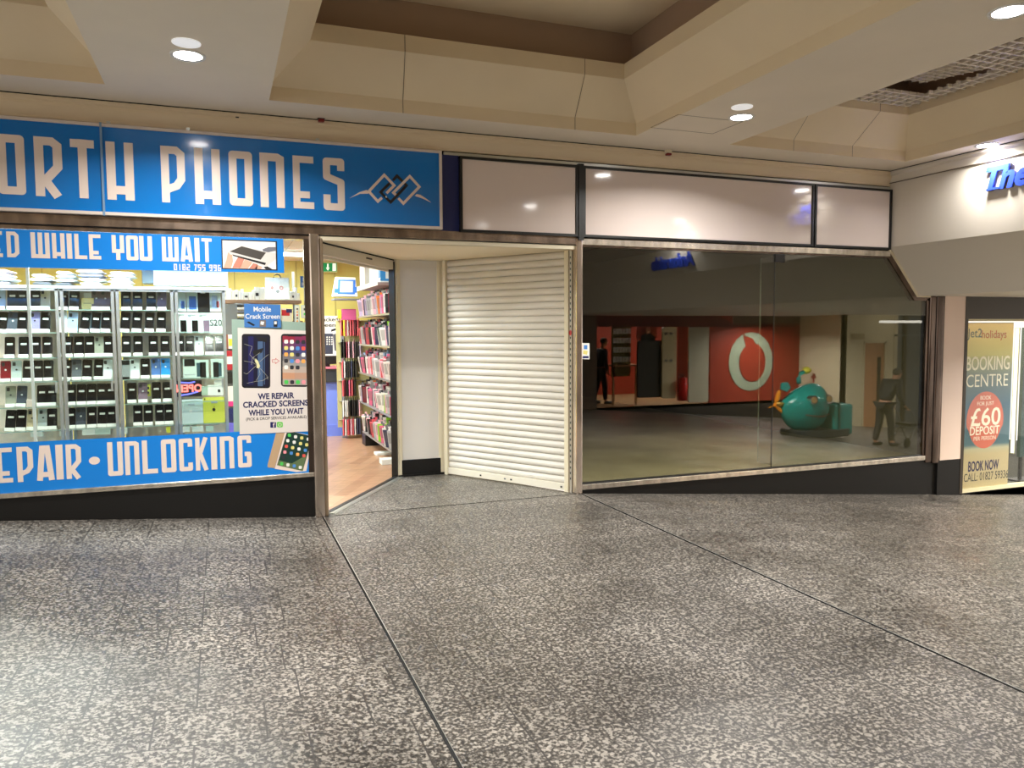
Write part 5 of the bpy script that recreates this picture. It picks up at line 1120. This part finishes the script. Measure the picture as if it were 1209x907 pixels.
def tt(s, x0, yb, x1, hh, m, off=0.): ptxt(g, s, 1120+x0/3.483, 340+yb/3.488, 1120+x1/3.483, hh/3.488, yp-.0022, m, off=off)
TW = mat('print_ivory', s2l(245, 236, 214), .5); TO = mat('print_orange_brown', s2l(190, 92, 60), .5); TG = mat('print_grey_blue', s2l(90, 110, 110), .5)
tt('Jet2', 76, 204, 137, 36, TG, .01); tt('holidays', 136, 207, 238, 32, TO, .01); tt('BOOKING', 72, 340, 250, 56, TW, .012); tt('CENTRE', 72, 410, 243, 52, TW, -.004)
tt('BOOK', 131, 461, 175, 16, TW); tt('FOR JUST', 118, 485, 186, 15, TW); tt('£60', 90, 570, 212, 72, TW, .012); tt('DEPOSIT', 87, 608, 208, 34, TW, .012); tt('PER PERSON', 103, 630, 193, 16, TW)
tt('BOOK NOW', 80, 757, 205, 40, NAVYT, .02); tt('CALL: 01827 59336', 62, 800, 243, 33, mat('print_charcoal', s2l(60, 62, 66), .5), 0.)
sub(g, 'printed_artwork', tp_)
a, b2 = P(1198, 535, y=.16), P(1203, 388, y=.16); r = thing('light_box', ((a.x+b2.x)/2, .16, a.z), 'narrow bright vertical light box between the two posters in the far right window', 'light')
g = MB(); g.box(a.x, b2.x, .16, .2, a.z, b2.z, mat('lightbox_glow', (1, 1, .9), .5, emit=(1, .97, .82), es=1.6)); sub(g, 'lit_face', r)
g = MB(); g.box(a.x-.012, a.x, .15, .21, a.z-.01, b2.z+.01, ALU); g.box(b2.x, b2.x+.008, .15, .21, a.z-.01, b2.z+.01, ALU); sub(g, 'side_profile', r)
a = P(1204, 540, y=.25); r = thing('freestanding_poster', (a.x+.35, .3, -.4), 'dark poster on a black stand at the right edge of the far right window', 'poster')
g = MB(); g.box(a.x, a.x+.7, .25, .29, a.z, 1.5, mat('poster_teal_dark', s2l(40, 62, 60), .4, noise=.4, nscale=6)); sub(g, 'poster_board', r)
g = MB(); g.box(a.x+.06, a.x+.09, .28, .31, -.39, a.z, BLACK); g.box(a.x-.04, a.x+.3, .2, .4, -.4, -.38, BLACK); sub(g, 'stand', r)
g = MB(); g.box(TWX0-.3, 12.5, .0, 4, -.5, -.4, mat('travel_carpet', s2l(60, 60, 58), .9)); g2 = MB(); struct(g.build('floor_travel'))
g = MB(); g.box(7.46, 12.5, 3.9, 4, -.4, 2.2, mat('travel_wall', s2l(232, 220, 168), .6)); g.box(7.46, 7.5, .1, 4, -.4, 2.2, MATS['travel_wall']); struct(g.build('wall_travel'))
g = MB(); g.box(7.46, 12.5, .1, 4, 2.2, 2.26, WHITE); struct(g.build('ceiling_travel'))
g = MB(); x = a.x
for i in range(3):
    for j in range(4): pass
ld = bpy.data.lights.new('travel_lamp', 'AREA'); ld.shape = 'RECTANGLE'; ld.size = 2.2; ld.size_y = .5; ld.energy = 62; ld.color = (1, .92, .72)
r = thing('ceiling_light_panel', (9.0, 1.0, 2.19), 'warm light panel in the ceiling of the far right travel shop', 'light'); g = MB(); g.box(7.9, 10.1, .75, 1.25, 2.17, 2.199, mat('warm_panel', (1, .9, .7), .5, emit=(1, .88, .6), es=6)); sub(g, 'diffuser', r)
lo = bpy.data.objects.new('travel_lamp', ld); COL.objects.link(lo); lo.parent = r; lo.location = (0, 0, -.03)
# ================================================================== ACROSS THE MALL (mirrored in the dark glass)
def R(px, py, yp):
    q = P(px, py, y=yp); return Vector((q.x, -q.y, q.z))
OY = 10.6
g = MB(); g.box(-6, 8.2, YB-.2, YB, -.7, 4.0, mat('opposite_cream', s2l(196, 182, 150), .7)); struct(g.build('wall_opposite'))
def Rbox(g, px0, px1, py0, py1, yp, d, m):
    a, b2 = R(px0, py1, yp), R(px1, py0, yp); g.box(a.x, b2.x, a.y-d, a.y, a.z, b2.z, m)
g = MB(); Rbox(g, 688, 705, 350, 484, OY, .4, mat('opposite_brown', s2l(120, 100, 84), .6)); g.box(12.7, 14.865, YB-.1, YB-.02, 1.615, 1.849, MATS['opposite_brown']); struct(g.build('wall_opposite_pillar'))
fs_ = thing('opposite_fascia', (11, YB, 1.6), 'dark maroon fascia of the shop across the mall, mirrored in the dark glass', 'fascia')
g = MB(); pts = [R(a, b2, OY) for a, b2 in ((705, 386), (705, 368), (850, 369), (866, 383), (940, 383.5), (940, 386))]; g.prism([(p.x, YB+.02, min(p.z, 1.842)) for p in pts], (0, -.018, 0), MAROON); sub(g, 'board', fs_)
g = MB(); g.box(8.2, 17, YB-3.5, YB-3.4, -1.2, 2.2, RED); g.box(8.2, 8.3, YB-3.4, YB, -1.2, 2.2, DARKW); struct(g.build('wall_opposite_back'))
g = MB(); g.box(8.2, 17, YB-3.5, YB, -.5, -.43, mat('opposite_floor', s2l(180, 150, 110), .5)); g.box(8.2, 20, YB-.02, YB, -1.4, -.43, mat('opposite_plinth', s2l(50, 44, 38), .5)); struct(g.build('floor_opposite'))
g = MB(); g.box(8.2, 20, YB-3.5, YB, 2.0, 2.05, WHITE); struct(g.build('ceiling_opposite'))
gr = thing('red_wall_graphic', (13.3, YB, -.43), 'red wall panel with a white ring emblem across the mall, mirrored in the dark glass', 'panel')
g = MB(); a, b2 = R(838, 475, OY), R(939, 383, OY); g.box(a.x, 14.865, YB-.1, YB, -.43, b2.z, RED); sub(g, 'board', gr)
def c7(pts): return [R(680+a/5.495, 290+b2/5.495, OY) for a, b2 in pts]
g = MB(); cc = R(886.5, 427, OY); rx = R(912, 427, OY).x-cc.x; rz = (R(886, 392, OY).z-R(886, 461, OY).z)/2
n = 40
g.prism([(cc.x+rx*cos(2*pi*i/n), YB+.012, cc.z+rz*sin(2*pi*i/n)) for i in range(n)], (0, -.012, 0), RWHITE); sub(g, 'white_disc', gr)
g = MB(); cc2 = R(888, 428, OY); r2 = rx*.60; z2 = rz*.66
tp2 = [(cc2.x+r2*cos(radians(t3)), cc2.z+z2*sin(radians(t3))) for t3 in range(-250, 110, 12)]
tl = R(876, 394, OY); tp2 += [(cc2.x-.15*r2, cc2.z+z2*1.25), (tl.x, tl.z+.02), (tl.x+.02, tl.z-.08), (tl.x+.09, cc2.z+z2*1.1)]
# quote-mark drop: disc with a tail curling to the upper left (as mirrored)
tp2 = [(cc2.x+r2*cos(radians(t3)), cc2.z+z2*sin(radians(t3))) for t3 in range(150, -205, -12)]
tl = R(878, 393.5, OY)
tp2 += [(cc2.x-r2*.98, cc2.z+z2*.35)][:0]
tp2 += [] 
g.prism([(x, YB+.024, z) for x, z in tp2][::-1], (0, -.012, 0), RED)
e1 = (cc2.x-r2*.86, cc2.z+z2*.5); e2 = (cc2.x+r2*.2, cc2.z+z2*.97)
g.prism([(e1[0], YB+.0242, e1[1]), (e2[0], YB+.0242, e2[1]), (cc2.x-r2*.02, YB+.0242, cc2.z+z2*1.25), (tl.x+.05, YB+.0242, tl.z-.08), (tl.x, YB+.0242, tl.z), (tl.x-.02, YB+.0242, tl.z-.02), (tl.x-.02+.03, YB+.0242, cc2.z+z2*1.15), (cc2.x-r2*.5, YB+.0242, cc2.z+z2*.85)], (0, -.012, 0), RED)
sub(g, 'red_drop_mark', gr)
def panel_obj(name, px0, px1, py0, py1, m, label, d=.06, yp=OY, cat='panel', knobs=()):
    a, b2 = R(px0, py1, yp), R(px1, py0, yp); r = thing(name, ((a.x+b2.x)/2, a.y, a.z), label, cat); g = MB(); g.prism([(x, a.y, z) for x, z in rrect(a.x, b2.x, a.z, b2.z, .05)], (0, -d, 0), m); sub(g, 'panel', r)
    for (kx, ky) in knobs:
        q = R(kx, ky, yp); g = MB(); g.cyl((q.x, q.y, q.z), .035, .03, GRYB, 'y', 14); sub(g, 'round_fixing', r)
    return r
panel_obj('cream_door_panel', 782, 799.3, 386, 471, mat('opposite_door_cream', s2l(232, 214, 170), .5), 'cream rounded panel with four round fixings across the mall, mirrored in the glass', knobs=((786, 394), (792, 394), (786, 426), (792, 426)))
panel_obj('grey_door_panel', 813, 837.5, 384, 475.5, mat('opposite_door_grey', s2l(196, 190, 166), .5), 'plain grey-cream panel beside the red wall across the mall, mirrored in the glass')
panel_obj('red_side_panel', 799.6, 812, 386, 474, RED, 'narrow red panel behind the fire extinguisher across the mall', d=.02, yp=OY+.2)
q = R(806, 472, OY-.15); r = thing('fire_extinguisher', (q.x, q.y, q.z), 'red fire extinguisher against the narrow red panel across the mall', 'extinguisher')
g = MB(); g.cyl((q.x, q.y, q.z), .12, .5, BRIGHTRED, n=20); g.ell((q.x, q.y, q.z+.5), (.12, .12, .08), BRIGHTRED); sub(g, 'cylinder', r, smooth=True); g = MB(); g.cyl((q.x, q.y, q.z+.56), .03, .08, BLACK); g.box(q.x-.1, q.x+.02, q.y-.02, q.y+.02, q.z+.63, q.z+.66, BLACK); sub(g, 'valve', r); g = MB(); g.tube([(q.x, q.y, q.z+.6), (q.x-.12, q.y, q.z+.58), (q.x-.16, q.y, q.z+.4), (q.x-.14, q.y, q.z+.2)], .014, BLACK); sub(g, 'hose', r, smooth=True)
# accessory stand across the mall
a, b2 = R(723, 431, OY+.5), R(745, 385, OY+.5); r = thing('accessory_stand', ((a.x+b2.x)/2, a.y, -.43), 'olive stand hung with pale accessory packs across the mall, mirrored in the glass', 'stand')
g = MB(); g.box(a.x, b2.x, a.y-.06, a.y, a.z-.3, b2.z, mat('stand_olive', s2l(120, 108, 60), .6)); sub(g, 'back_board', r)
g = MB(); g.box(a.x+.02, b2.x+.25, a.y-.4, a.y+.1, a.z-.05, a.z, WOODD); g.box(a.x+.02, a.x+.07, a.y-.05, a.y, -.43, a.z, WOODD); g.box(b2.x+.15, b2.x+.2, a.y-.05, a.y, -.43, a.z, WOODD); sub(g, 'table', r)
for j in range(4):
    for i in range(6):
        g = MB(); g.box(-.035, .035, 0, .02, -.12, .02, PAPER); o = g.build('accessory_pack'); o.location = (a.x+.05+i*(b2.x-a.x-.1)/5, a.y+.012, b2.z-.08-j*.24); tag(o, 'pale pack on the olive stand across the mall, row %d, %s from left' % (j+1, ORD[i]), 'packet', 'accessory packs across the mall')
panel_obj('dark_screen', 753, 783, 402, 470, mat('dark_screen', s2l(54, 48, 36), .4), 'dark partition between the stand and the cream panel across the mall', yp=OY+.1)
r = panel_obj('portrait_poster', 752, 776, 386, 401, RED, 'red poster of a person in a dark suit across the mall', d=.03, yp=OY+.3, cat='poster')
g = MB(); q = R(765, 390, OY+.28); g.ell((q.x, q.y+.01, q.z-.0), (.07, .01, .1), SKIN); g.prism([(q.x-.22, q.y+.002, q.z-.32), (q.x-.2, q.y+.002, q.z-.14), (q.x-.06, q.y+.002, q.z-.08), (q.x+.06, q.y+.002, q.z-.08), (q.x+.2, q.y+.002, q.z-.14), (q.x+.22, q.y+.002, q.z-.32)], (0, -.01, 0), BLK); sub(g, 'printed_figure', r)
# right-hand part: white wall with door, glazed unit
OW = 9.0
g = MB(); a = R(997, 380, OW); b2 = R(1056, 380, OW)
DX0, DX1, DZ = R(1018, 480, OW).x, R(1044, 480, OW).x, R(1030, 403.5, OW).z
WZ = -1.3
OWM = mat('opposite_wall_white', s2l(226, 212, 178), .6)
g.box(a.x, DX0, -OW-.1, -OW, WZ, 1.85, OWM); g.box(DX1, b2.x, -OW-.1, -OW, WZ, 1.85, OWM); g.box(DX0, DX1, -OW-.1, -OW, DZ, 1.85, OWM); g.box(a.x, a.x+.1, -10.6, -OW, WZ, 1.85, OWM)
struct(g.build('wall_opposite_right'))
dr = empty('door_2', ((DX0+DX1)/2, -OW, WZ)); dr['kind'] = 'structure'
g = MB(); g.box(DX0+.04, DX1-.04, -OW-.06, -OW-.02, WZ, DZ-.04, WOODD); leaf = sub(g, 'door_leaf', dr)
g = MB(); g.box(DX0, DX0+.04, -OW-.07, -OW+.02, WZ, DZ, OWM); g.box(DX1-.04, DX1, -OW-.07, -OW+.02, WZ, DZ, OWM); g.box(DX0, DX1, -OW-.07, -OW+.02, DZ-.04, DZ, OWM); sub(g, 'door_frame', dr)
g = MB(); a2, b3 = R(1011.5+.0, 491, OW), R(1018, 420, OW); vx = DX0+(DX1-DX0)*.66; g.box(vx, vx+.12, -OW-.018, -OW-.012, DZ-.0-1.9, DZ-.4, DARKW); sub(g, 'vision_panel', leaf)
r = thing('wall_sign', ((DX0+DX1)/2, -OW, DZ+.25), 'small pale framed sign above the wooden door across the mall', 'sign'); a2, b3 = R(1004.5, 401, OW), R(1020.5, 394, OW); g = MB(); g.box(a2.x, b3.x, -OW, -OW+.02, a2.z, b3.z, mat('sign_tan', s2l(180, 160, 120), .5)); sub(g, 'frame', r)
r = thing('glazed_shopfront', (17.4, -OW, WZ), 'dark glazed shopfront with a lit strip at the far right of the reflection', 'shopfront')
a, b2 = R(1056, 392, OW), R(1100, 392, OW)
g = MB(); g.box(a.x+.07, b2.x, -OW-.1, -OW-.035, WZ, 1.84, mat('dim_glazing', s2l(84, 92, 98), .3)); sub(g, 'glazing', r)
g = MB()
for px in (1056, 1067, 1092): q = R(px, 400, OW); g.box(q.x-.0, q.x+.12, -OW-.03, -OW, WZ, 1.84, OWM if px == 1056 else DARKW)
q = R(1070, 396, OW); g.box(a.x, b2.x, -OW-.03, -OW, q.z-.03, q.z+.03, GRYB); sub(g, 'mullion', r)
g = MB(); a2, b3 = R(1039, 381.5, OW-.4), R(1088, 378.5, OW-.4); g.box(a2.x, b3.x, -OW+.38, -OW+.42, a2.z, b3.z, mat('strip_glow', (1, 1, 1), .5, emit=(1, .95, .85), es=2)); sub(g, 'lit_strip', r)
ld = bpy.data.lights.new('opposite_lamp', 'AREA'); ld.shape = 'RECTANGLE'; ld.size = 5; ld.size_y = .5; ld.energy = 110; ld.color = (1, .93, .8)
r = thing('ceiling_light_panel', (11.4, YB-1.6, 1.99), 'light panel in the ceiling of the shop across the mall', 'light'); g = MB(); g.box(8.9, 13.9, YB-1.85, YB-1.35, 1.97, 1.999, mat('cool_panel', (1, 1, 1), .5, emit=(1, .95, .88), es=4)); sub(g, 'diffuser', r); lo = bpy.data.objects.new('opposite_lamp', ld); COL.objects.link(lo); lo.parent = r; lo.location = (0, 0, -.03)
# ---- coin ride shaped like a submarine
YR = 5.9
def r6(a, b2, dy=0.): q = P(880+a/4.533, 400+b2/4.533, y=YR); return Vector((q.x, -YR+dy, q.z))
base = zfl(r6(330, 500).x)
rd = thing('submarine_ride', (r6(330, 500).x, -YR, base), 'teal submarine coin ride with orange propeller and periscope, mirrored in the dark glass', 'ride')
c0, cr, ct_, cb = r6(318, 360), r6(440, 360), r6(330, 222), r6(330, 500)
g = MB()
def nose(p):
    u = (p.x-c0.x)/(cr.x-c0.x)
    if p.z > c0.z: p.z = c0.z+(p.z-c0.z)*(.80+.34*u if u < .55 else .987-.1*(u-.55))
    if u < 0: p.y = -YR+(p.y+YR)*(1+.3*u)
    if u > .5: p.x = c0.x+(cr.x-c0.x)*(.5+(u-.5)*.85)
    return p
g.ell(c0, (cr.x-c0.x, .36, (ct_.z-cb.z)/2), TEAL, 28, 18, nose); sub(g, 'hull', rd, smooth=True)
a, b2 = r6(430, 500), r6(525, 342); g = MB(); g.box(a.x-.05, b2.x, -YR-.28, -YR+.28, a.z-.05, b2.z, TEAL); sub(g, 'rear_seat', rd, bevel=.05)
g = MB(); q = r6(444, 340); g.box(q.x, q.x+.04, -YR-.3, -YR+.3, r6(444, 480).z, q.z+.01, mat('teal_dark', s2l(10, 90, 84), .3)); sub(g, 'seat_strap', rd)
g = MB(); a, b2 = r6(240, 520), r6(500, 495); g.box(a.x, b2.x, -YR-.3, -YR+.3, base, a.z+.12, mat('ride_base', s2l(60, 66, 66), .5)); sub(g, 'base', rd, bevel=.02)
for (x, y) in ((297, 320), (377, 315)):
    q = r6(x, y); g = MB(); g.cyl((q.x, -YR+.26, q.z), .088, .12, mat('chrome', (.8, .8, .78), .15, metal=1), 'y', 24); g.cyl((q.x, -YR+.375, q.z), .065, .012, mat('porthole_amber', s2l(190, 160, 110), .2), 'y', 24); sub(g, 'porthole', rd, smooth=False)
g = MB(); g.tube([r6(288, 240), r6(286, 210), r6(296, 188), r6(318, 176)], [.05, .045, .042, .04], TEAL, 12); pr_ = sub(g, 'periscope', rd, smooth=True)
g = MB(); q = r6(330, 170); g.ell(q, (.085, .085, .075), YEL); sub(g, 'periscope_cap', pr_, smooth=True)
g = MB(); q = r6(366, 205); g.box(q.x-.05, q.x+.05, -YR-.02, -YR+.02, q.z-.03, q.z+.02, mat('horn_red', s2l(190, 60, 50), .4)); g.box(q.x-.01, q.x+.02, -YR-.02, -YR+.02, q.z, q.z+.07, MATS['horn_red']); g.box(q.x-.01, q.x+.01, -YR-.01, -YR+.01, q.z-.12, q.z, MATS['horn_red']); sub(g, 'red_horn', rd)
q = r6(160, 350)
for ang in (75, 195, 315):
    g = MB(); d = Vector((cos(radians(ang))*.35, 0, sin(radians(ang))))
    g.ell((0, 0, 0), (.075, .02, .15), ORANGE, 14, 8, lambda p, ang=ang: Vector((q.x+.045+cos(radians(ang))*.13*.5+p.x*.8, -YR+p.y, q.z+sin(radians(ang))*.13)) + (Matrix.Rotation(-radians(ang-90), 3, 'Y') @ Vector((0, 0, p.z)))); sub(g, 'propeller_blade', rd, smooth=True)
g = MB(); g.tube([q+Vector((.03, 0, 0)), r6(205, 355)], [.04, .06], mat('brass', s2l(190, 150, 70), .3, metal=.6), 12); sub(g, 'propeller_shaft', rd, smooth=True)
g = MB(); g.prism([r6(188, 270), r6(192, 238), r6(220, 232), r6(235, 262), r6(215, 285)], (0, .05, 0), TEAL); sub(g, 'tail_fin', rd)
g = MB(); g.tube([r6(262, 400, .33), r6(300, 406, .37), r6(350, 408, .36), r6(400, 398, .25)], .012, mat('mouth_brown', s2l(120, 70, 60), .4)); sub(g, 'mouth_line', rd)
# ---- people ---------------------------------------------------------------------------
def skinmesh(name, parent, verts, edges, radii, m, sub_=2, root=0):
    me = bpy.data.meshes.new(name); me.from_pydata([tuple(v) for v in verts], edges, []); me.materials.append(m)
    o = bpy.data.objects.new(name, me); COL.objects.link(o)
    md = o.modifiers.new('skin', 'SKIN'); md.use_smooth_shade = True
    if not me.skin_vertices: me.attributes.new if False else None
    sv = me.skin_vertices[0].data if me.skin_vertices else None
    if sv is None:
        bpy.context.view_layer.objects.active = o; bpy.ops.mesh.customdata_skin_add(); sv = me.skin_vertices[0].data
    for i, r0 in enumerate(radii): sv[i].radius = r0 if isinstance(r0, tuple) else (r0, r0); sv[i].use_root = (i == root)
    ss = o.modifiers.new('sub', 'SUBSURF'); ss.levels = ss.render_levels = sub_
    if parent:
        o.parent = parent; me.transform(Matrix.Translation(-Vector(parent.location)))
    return o
def figure(name, base, H, face, lean, label, coat, trous, cap=None, hand=None, step=.12):
    """base: point on the floor; H height; face: +1 looks along +X; lean: forward shift of shoulders (in H)"""
    s = H/1.7; f = face
    r = thing(name, tuple(base), label, 'person')
    def V(x, y, z): return Vector((base.x+f*x*s, base.y+y*s, base.z+z*s))
    L = lean
    pel, bel, che, nec, hed = V(0, 0, .92), V(.02+L*.25, 0, 1.1), V(.02+L*.75, 0, 1.30), V(.05+L*1.15, 0, 1.46-abs(L)*.25), V(.09+L*1.45, 0, 1.60-abs(L)*.45)
    hx, hz = (hand or (.12, .85))
    pts = [pel, bel, che, nec, hed]; ed = [(0, 1), (1, 2), (2, 3), (3, 4)]; rad = [(.09*s, .07*s), (.08*s, .07*s), (.09*s, .07*s), .05*s, .07*s]
    body = pts[:]; be = ed[:]; brd = rad[:]; jk = [pel+Vector((0, 0, .0)), bel, che, V(.04+L*1.05, 0, 1.40-abs(L)*.2)]; je = [(0, 1), (1, 2), (2, 3)]; jr = [(.165*s, .13*s), (.16*s, .125*s), (.18*s, .13*s), .08*s]
    tr = [V(0, 0, .93)]; te = []; trr = [(.15*s, .125*s)]
    hands = []
    for sd in (-1, 1):
        st = step*sd
        hip, kn, an, toe = V(0, sd*.09, .86), V(st*.5+.03, sd*.1, .48), V(st-.02, sd*.1, .09), V(st+.15, sd*.11, .035)
        k = len(body); body += [hip, kn, an, toe]; be += [(0, k), (k, k+1), (k+1, k+2), (k+2, k+3)]; brd += [.085*s, .055*s, .038*s, .03*s]
        k = len(tr); tr += [hip, kn, V(st-.02, sd*.1, .10)]; te += [(0, k), (k, k+1), (k+1, k+2)]; trr += [.105*s, .078*s, .062*s]
        sh, el, wr = V(.02+L*.95, sd*.2, 1.38-abs(L)*.1), V(L*.75+.02, sd*.24, 1.08), V(hx, sd*.2, hz)
        k = len(body); body += [sh, el, wr]; be += [(2, k), (k, k+1), (k+1, k+2)]; brd += [.045*s, .036*s, .026*s]
        k = len(jk); jk += [sh, el, wr.lerp(el, .12)]; je += [(2, k), (k, k+1), (k+1, k+2)]; jr += [.075*s, .06*s, .048*s]
        # shoe
        g = MB(); g.ell(((an+toe)/2-Vector((0, 0, .02*s))), (.14*s, .05*s, .045*s), BLK, 16, 8); sub(g, 'shoe', r, smooth=True)
        # palm, four fingers curled forwards and a thumb
        d = (wr-el).normalized(); palm = wr+d*.055*s; k0 = 0
        hv = [wr, palm]; he = [(0, 1)]; hr = [(.026*s, .016*s), (.036*s, .014*s)]
        for q2 in range(4):
            off = Vector((0, (q2-1.5)*.020*s, 0)); k1 = len(hv); p1 = palm+d*.03*s+off; p2 = p1+d*.022*s*(1-.1*abs(q2-1.5))+Vector((f*.012*s, 0, 0)); p3 = p2+Vector((f*.018*s, 0, -.012*s))
            hv += [p1, p2, p3]; he += [(1, k1), (k1, k1+1), (k1+1, k1+2)]; hr += [.009*s, .0085*s, .0075*s]
        k1 = len(hv); hv += [wr+d*.03*s+Vector((f*.02*s, -sd*.025*s, 0)), wr+d*.055*s+Vector((f*.035*s, -sd*.03*s, 0))]; he += [(0, k1), (k1, k1+1)]; hr += [.011*s, .009*s]
        skinmesh('hand', r, hv, he, hr, SKIN, 1)
    skinmesh('body', r, body, be, brd, SKIN); skinmesh('trousers', r, tr, te, trr, trous); skinmesh('coat', r, jk, je, jr, coat)
    # head with face and hair
    hc = hed; g = MB(); hh = .115*s
    def hf(p):
        u = (p.x-hc.x)*f/(.095*s); w = (p.z-hc.z)/hh
        if w < 0: p.x = hc.x+(p.x-hc.x)*(1+.22*w) + f*.012*s*(-w); p.y = hc.y+(p.y-hc.y)*(1+.3*w)
        return p
    g.ell(hc, (.095*s, .078*s, hh), SKIN, 24, 16, hf); g.ell(hc+Vector((f*.098*s, 0, -.01*s)), (.02*s, .013*s, .026*s), SKIN)
    for sd in (-1, 1): g.ell(hc+Vector((0, sd*.078*s, -.01*s)), (.018*s, .009*s, .03*s), SKIN)
    sub(g, 'head', r, smooth=True)
    g = MB()
    for sd in (-1, 1): g.ell(hc+Vector((f*.083*s, sd*.03*s, .012*s)), (.010*s, .012*s, .007*s), BLK, 10, 6)
    g.ell(hc+Vector((f*.086*s, 0, -.052*s)), (.007*s, .024*s, .006*s), mat('lips', s2l(160, 90, 84), .5), 10, 6); sub(g, 'face_features', r)
    g = MB(); cm = cap or mat('hair_dark', s2l(50, 40, 34), .7)
    g.ell(hc+Vector((-f*.012*s, 0, .035*s)), (.1*s, .086*s, .092*s), cm, 22, 12)
    if cap: g.ell(hc+Vector((f*.085*s, 0, .06*s)), (.06*s, .06*s, .012*s), cm, 16, 8)
    sub(g, 'flat_cap' if cap else 'hair', r, smooth=True)
    return r
YM = 4.67
def m6(a, b2): q = P(880+a/4.533, 400+b2/4.533, y=YM); return Vector((q.x, -YM, q.z))
mb_ = m6(740, 590); mb_.z = zfl(mb_.x)
hgt = m6(800, 190).z-mb_.z
figure('person', mb_, hgt*1.12, 1, .17, 'stooped person in a flat cap and dark jacket pushing a walker, mirrored in the glass', mat('coat_dark', s2l(44, 46, 52), .7), mat('trousers_dark', s2l(40, 40, 44), .7), mat('cap_grey', s2l(96, 90, 82), .8), (.37, .84))
wk = thing('wheeled_walker', (mb_.x+.6, mb_.y, mb_.z), 'wheeled walker held by the stooped person in the flat cap', 'walker')
WM = mat('walker_metal', s2l(130, 130, 130), .3, metal=.7); z0 = mb_.z; s = hgt*1.12/1.7; hx = mb_.x+.42*s; hz = z0+.80*s
for sd in (-1, 1):
    y = mb_.y+sd*.2*s; zr2 = zfl(hx+.25)
    g = MB(); g.tube([(hx-.06, y, hz), (hx+.06, y, hz), (hx+.14, y, hz-.1), (hx+.30, y, zr2+.3), (hx+.42, y, zr2+.08)], .012, WM); g.tube([(hx+.25, y, zr2+.42), (hx+.02, y, zfl(hx)+.08)], .012, WM); sf = sub(g, 'side_frame', wk, smooth=True)
    g = MB(); g.tube([(hx-.07, y, hz), (hx+.03, y, hz)], .018, BLACK); sub(g, 'handle_grip', sf, smooth=True)
    for xx in (hx+.02, hx+.42): g = MB(); g.cyl((xx, y-.012, zfl(xx)+.075), .075, .024, BLACK, 'y', 20); sub(g, 'wheel', sf)
g = MB(); g.box(hx+.1, hx+.36, mb_.y-.19*s, mb_.y+.19*s, z0+.42*s, z0+.46*s, BLACK); g.tube([(hx+.2, mb_.y-.2*s, z0+.35), (hx+.2, mb_.y+.2*s, z0+.35)], .01, WM); sub(g, 'seat', wk)
q = R(708.5, 462, OY+.9); q.z = -.43
figure('person', q, 1.72, 1, .02, 'person in dark clothes standing inside the shop across the mall, mirrored in the glass', mat('coat_navy', s2l(30, 34, 44), .7), mat('trousers_black', s2l(24, 24, 28), .7))
# ================================================================== WORLD, CAMERA
wd = bpy.data.worlds.new('mall_ambient'); bpy.context.scene.world = wd; wd.use_nodes = True
wd.node_tree.nodes['Background'].inputs[0].default_value = (1, .92, .82, 1); wd.node_tree.nodes['Background'].inputs[1].default_value = 1.1
cd = bpy.data.cameras.new('camera'); co = bpy.data.objects.new('camera', cd); COL.objects.link(co); bpy.context.scene.camera = co
cd.sensor_fit = 'HORIZONTAL'; cd.sensor_width = 36; cd.lens = 36*F/1209; cd.clip_start = .05; cd.clip_end = 100
co.matrix_world = Matrix(((RT.x, UPV.x, -FW.x, CAM.x), (RT.y, UPV.y, -FW.y, CAM.y), (RT.z, UPV.z, -FW.z, CAM.z), (0, 0, 0, 1)))
sc = bpy.context.scene
sc.view_settings.view_transform = 'Standard'; sc.view_settings.look = 'None'; sc.view_settings.gamma = 1; sc.view_settings.use_curve_mapping = False; sc.view_settings.exposure = 0.42
sc.cycles.max_bounces = 10; sc.cycles.transparent_max_bounces = 16; sc.cycles.sample_clamp_indirect = 6
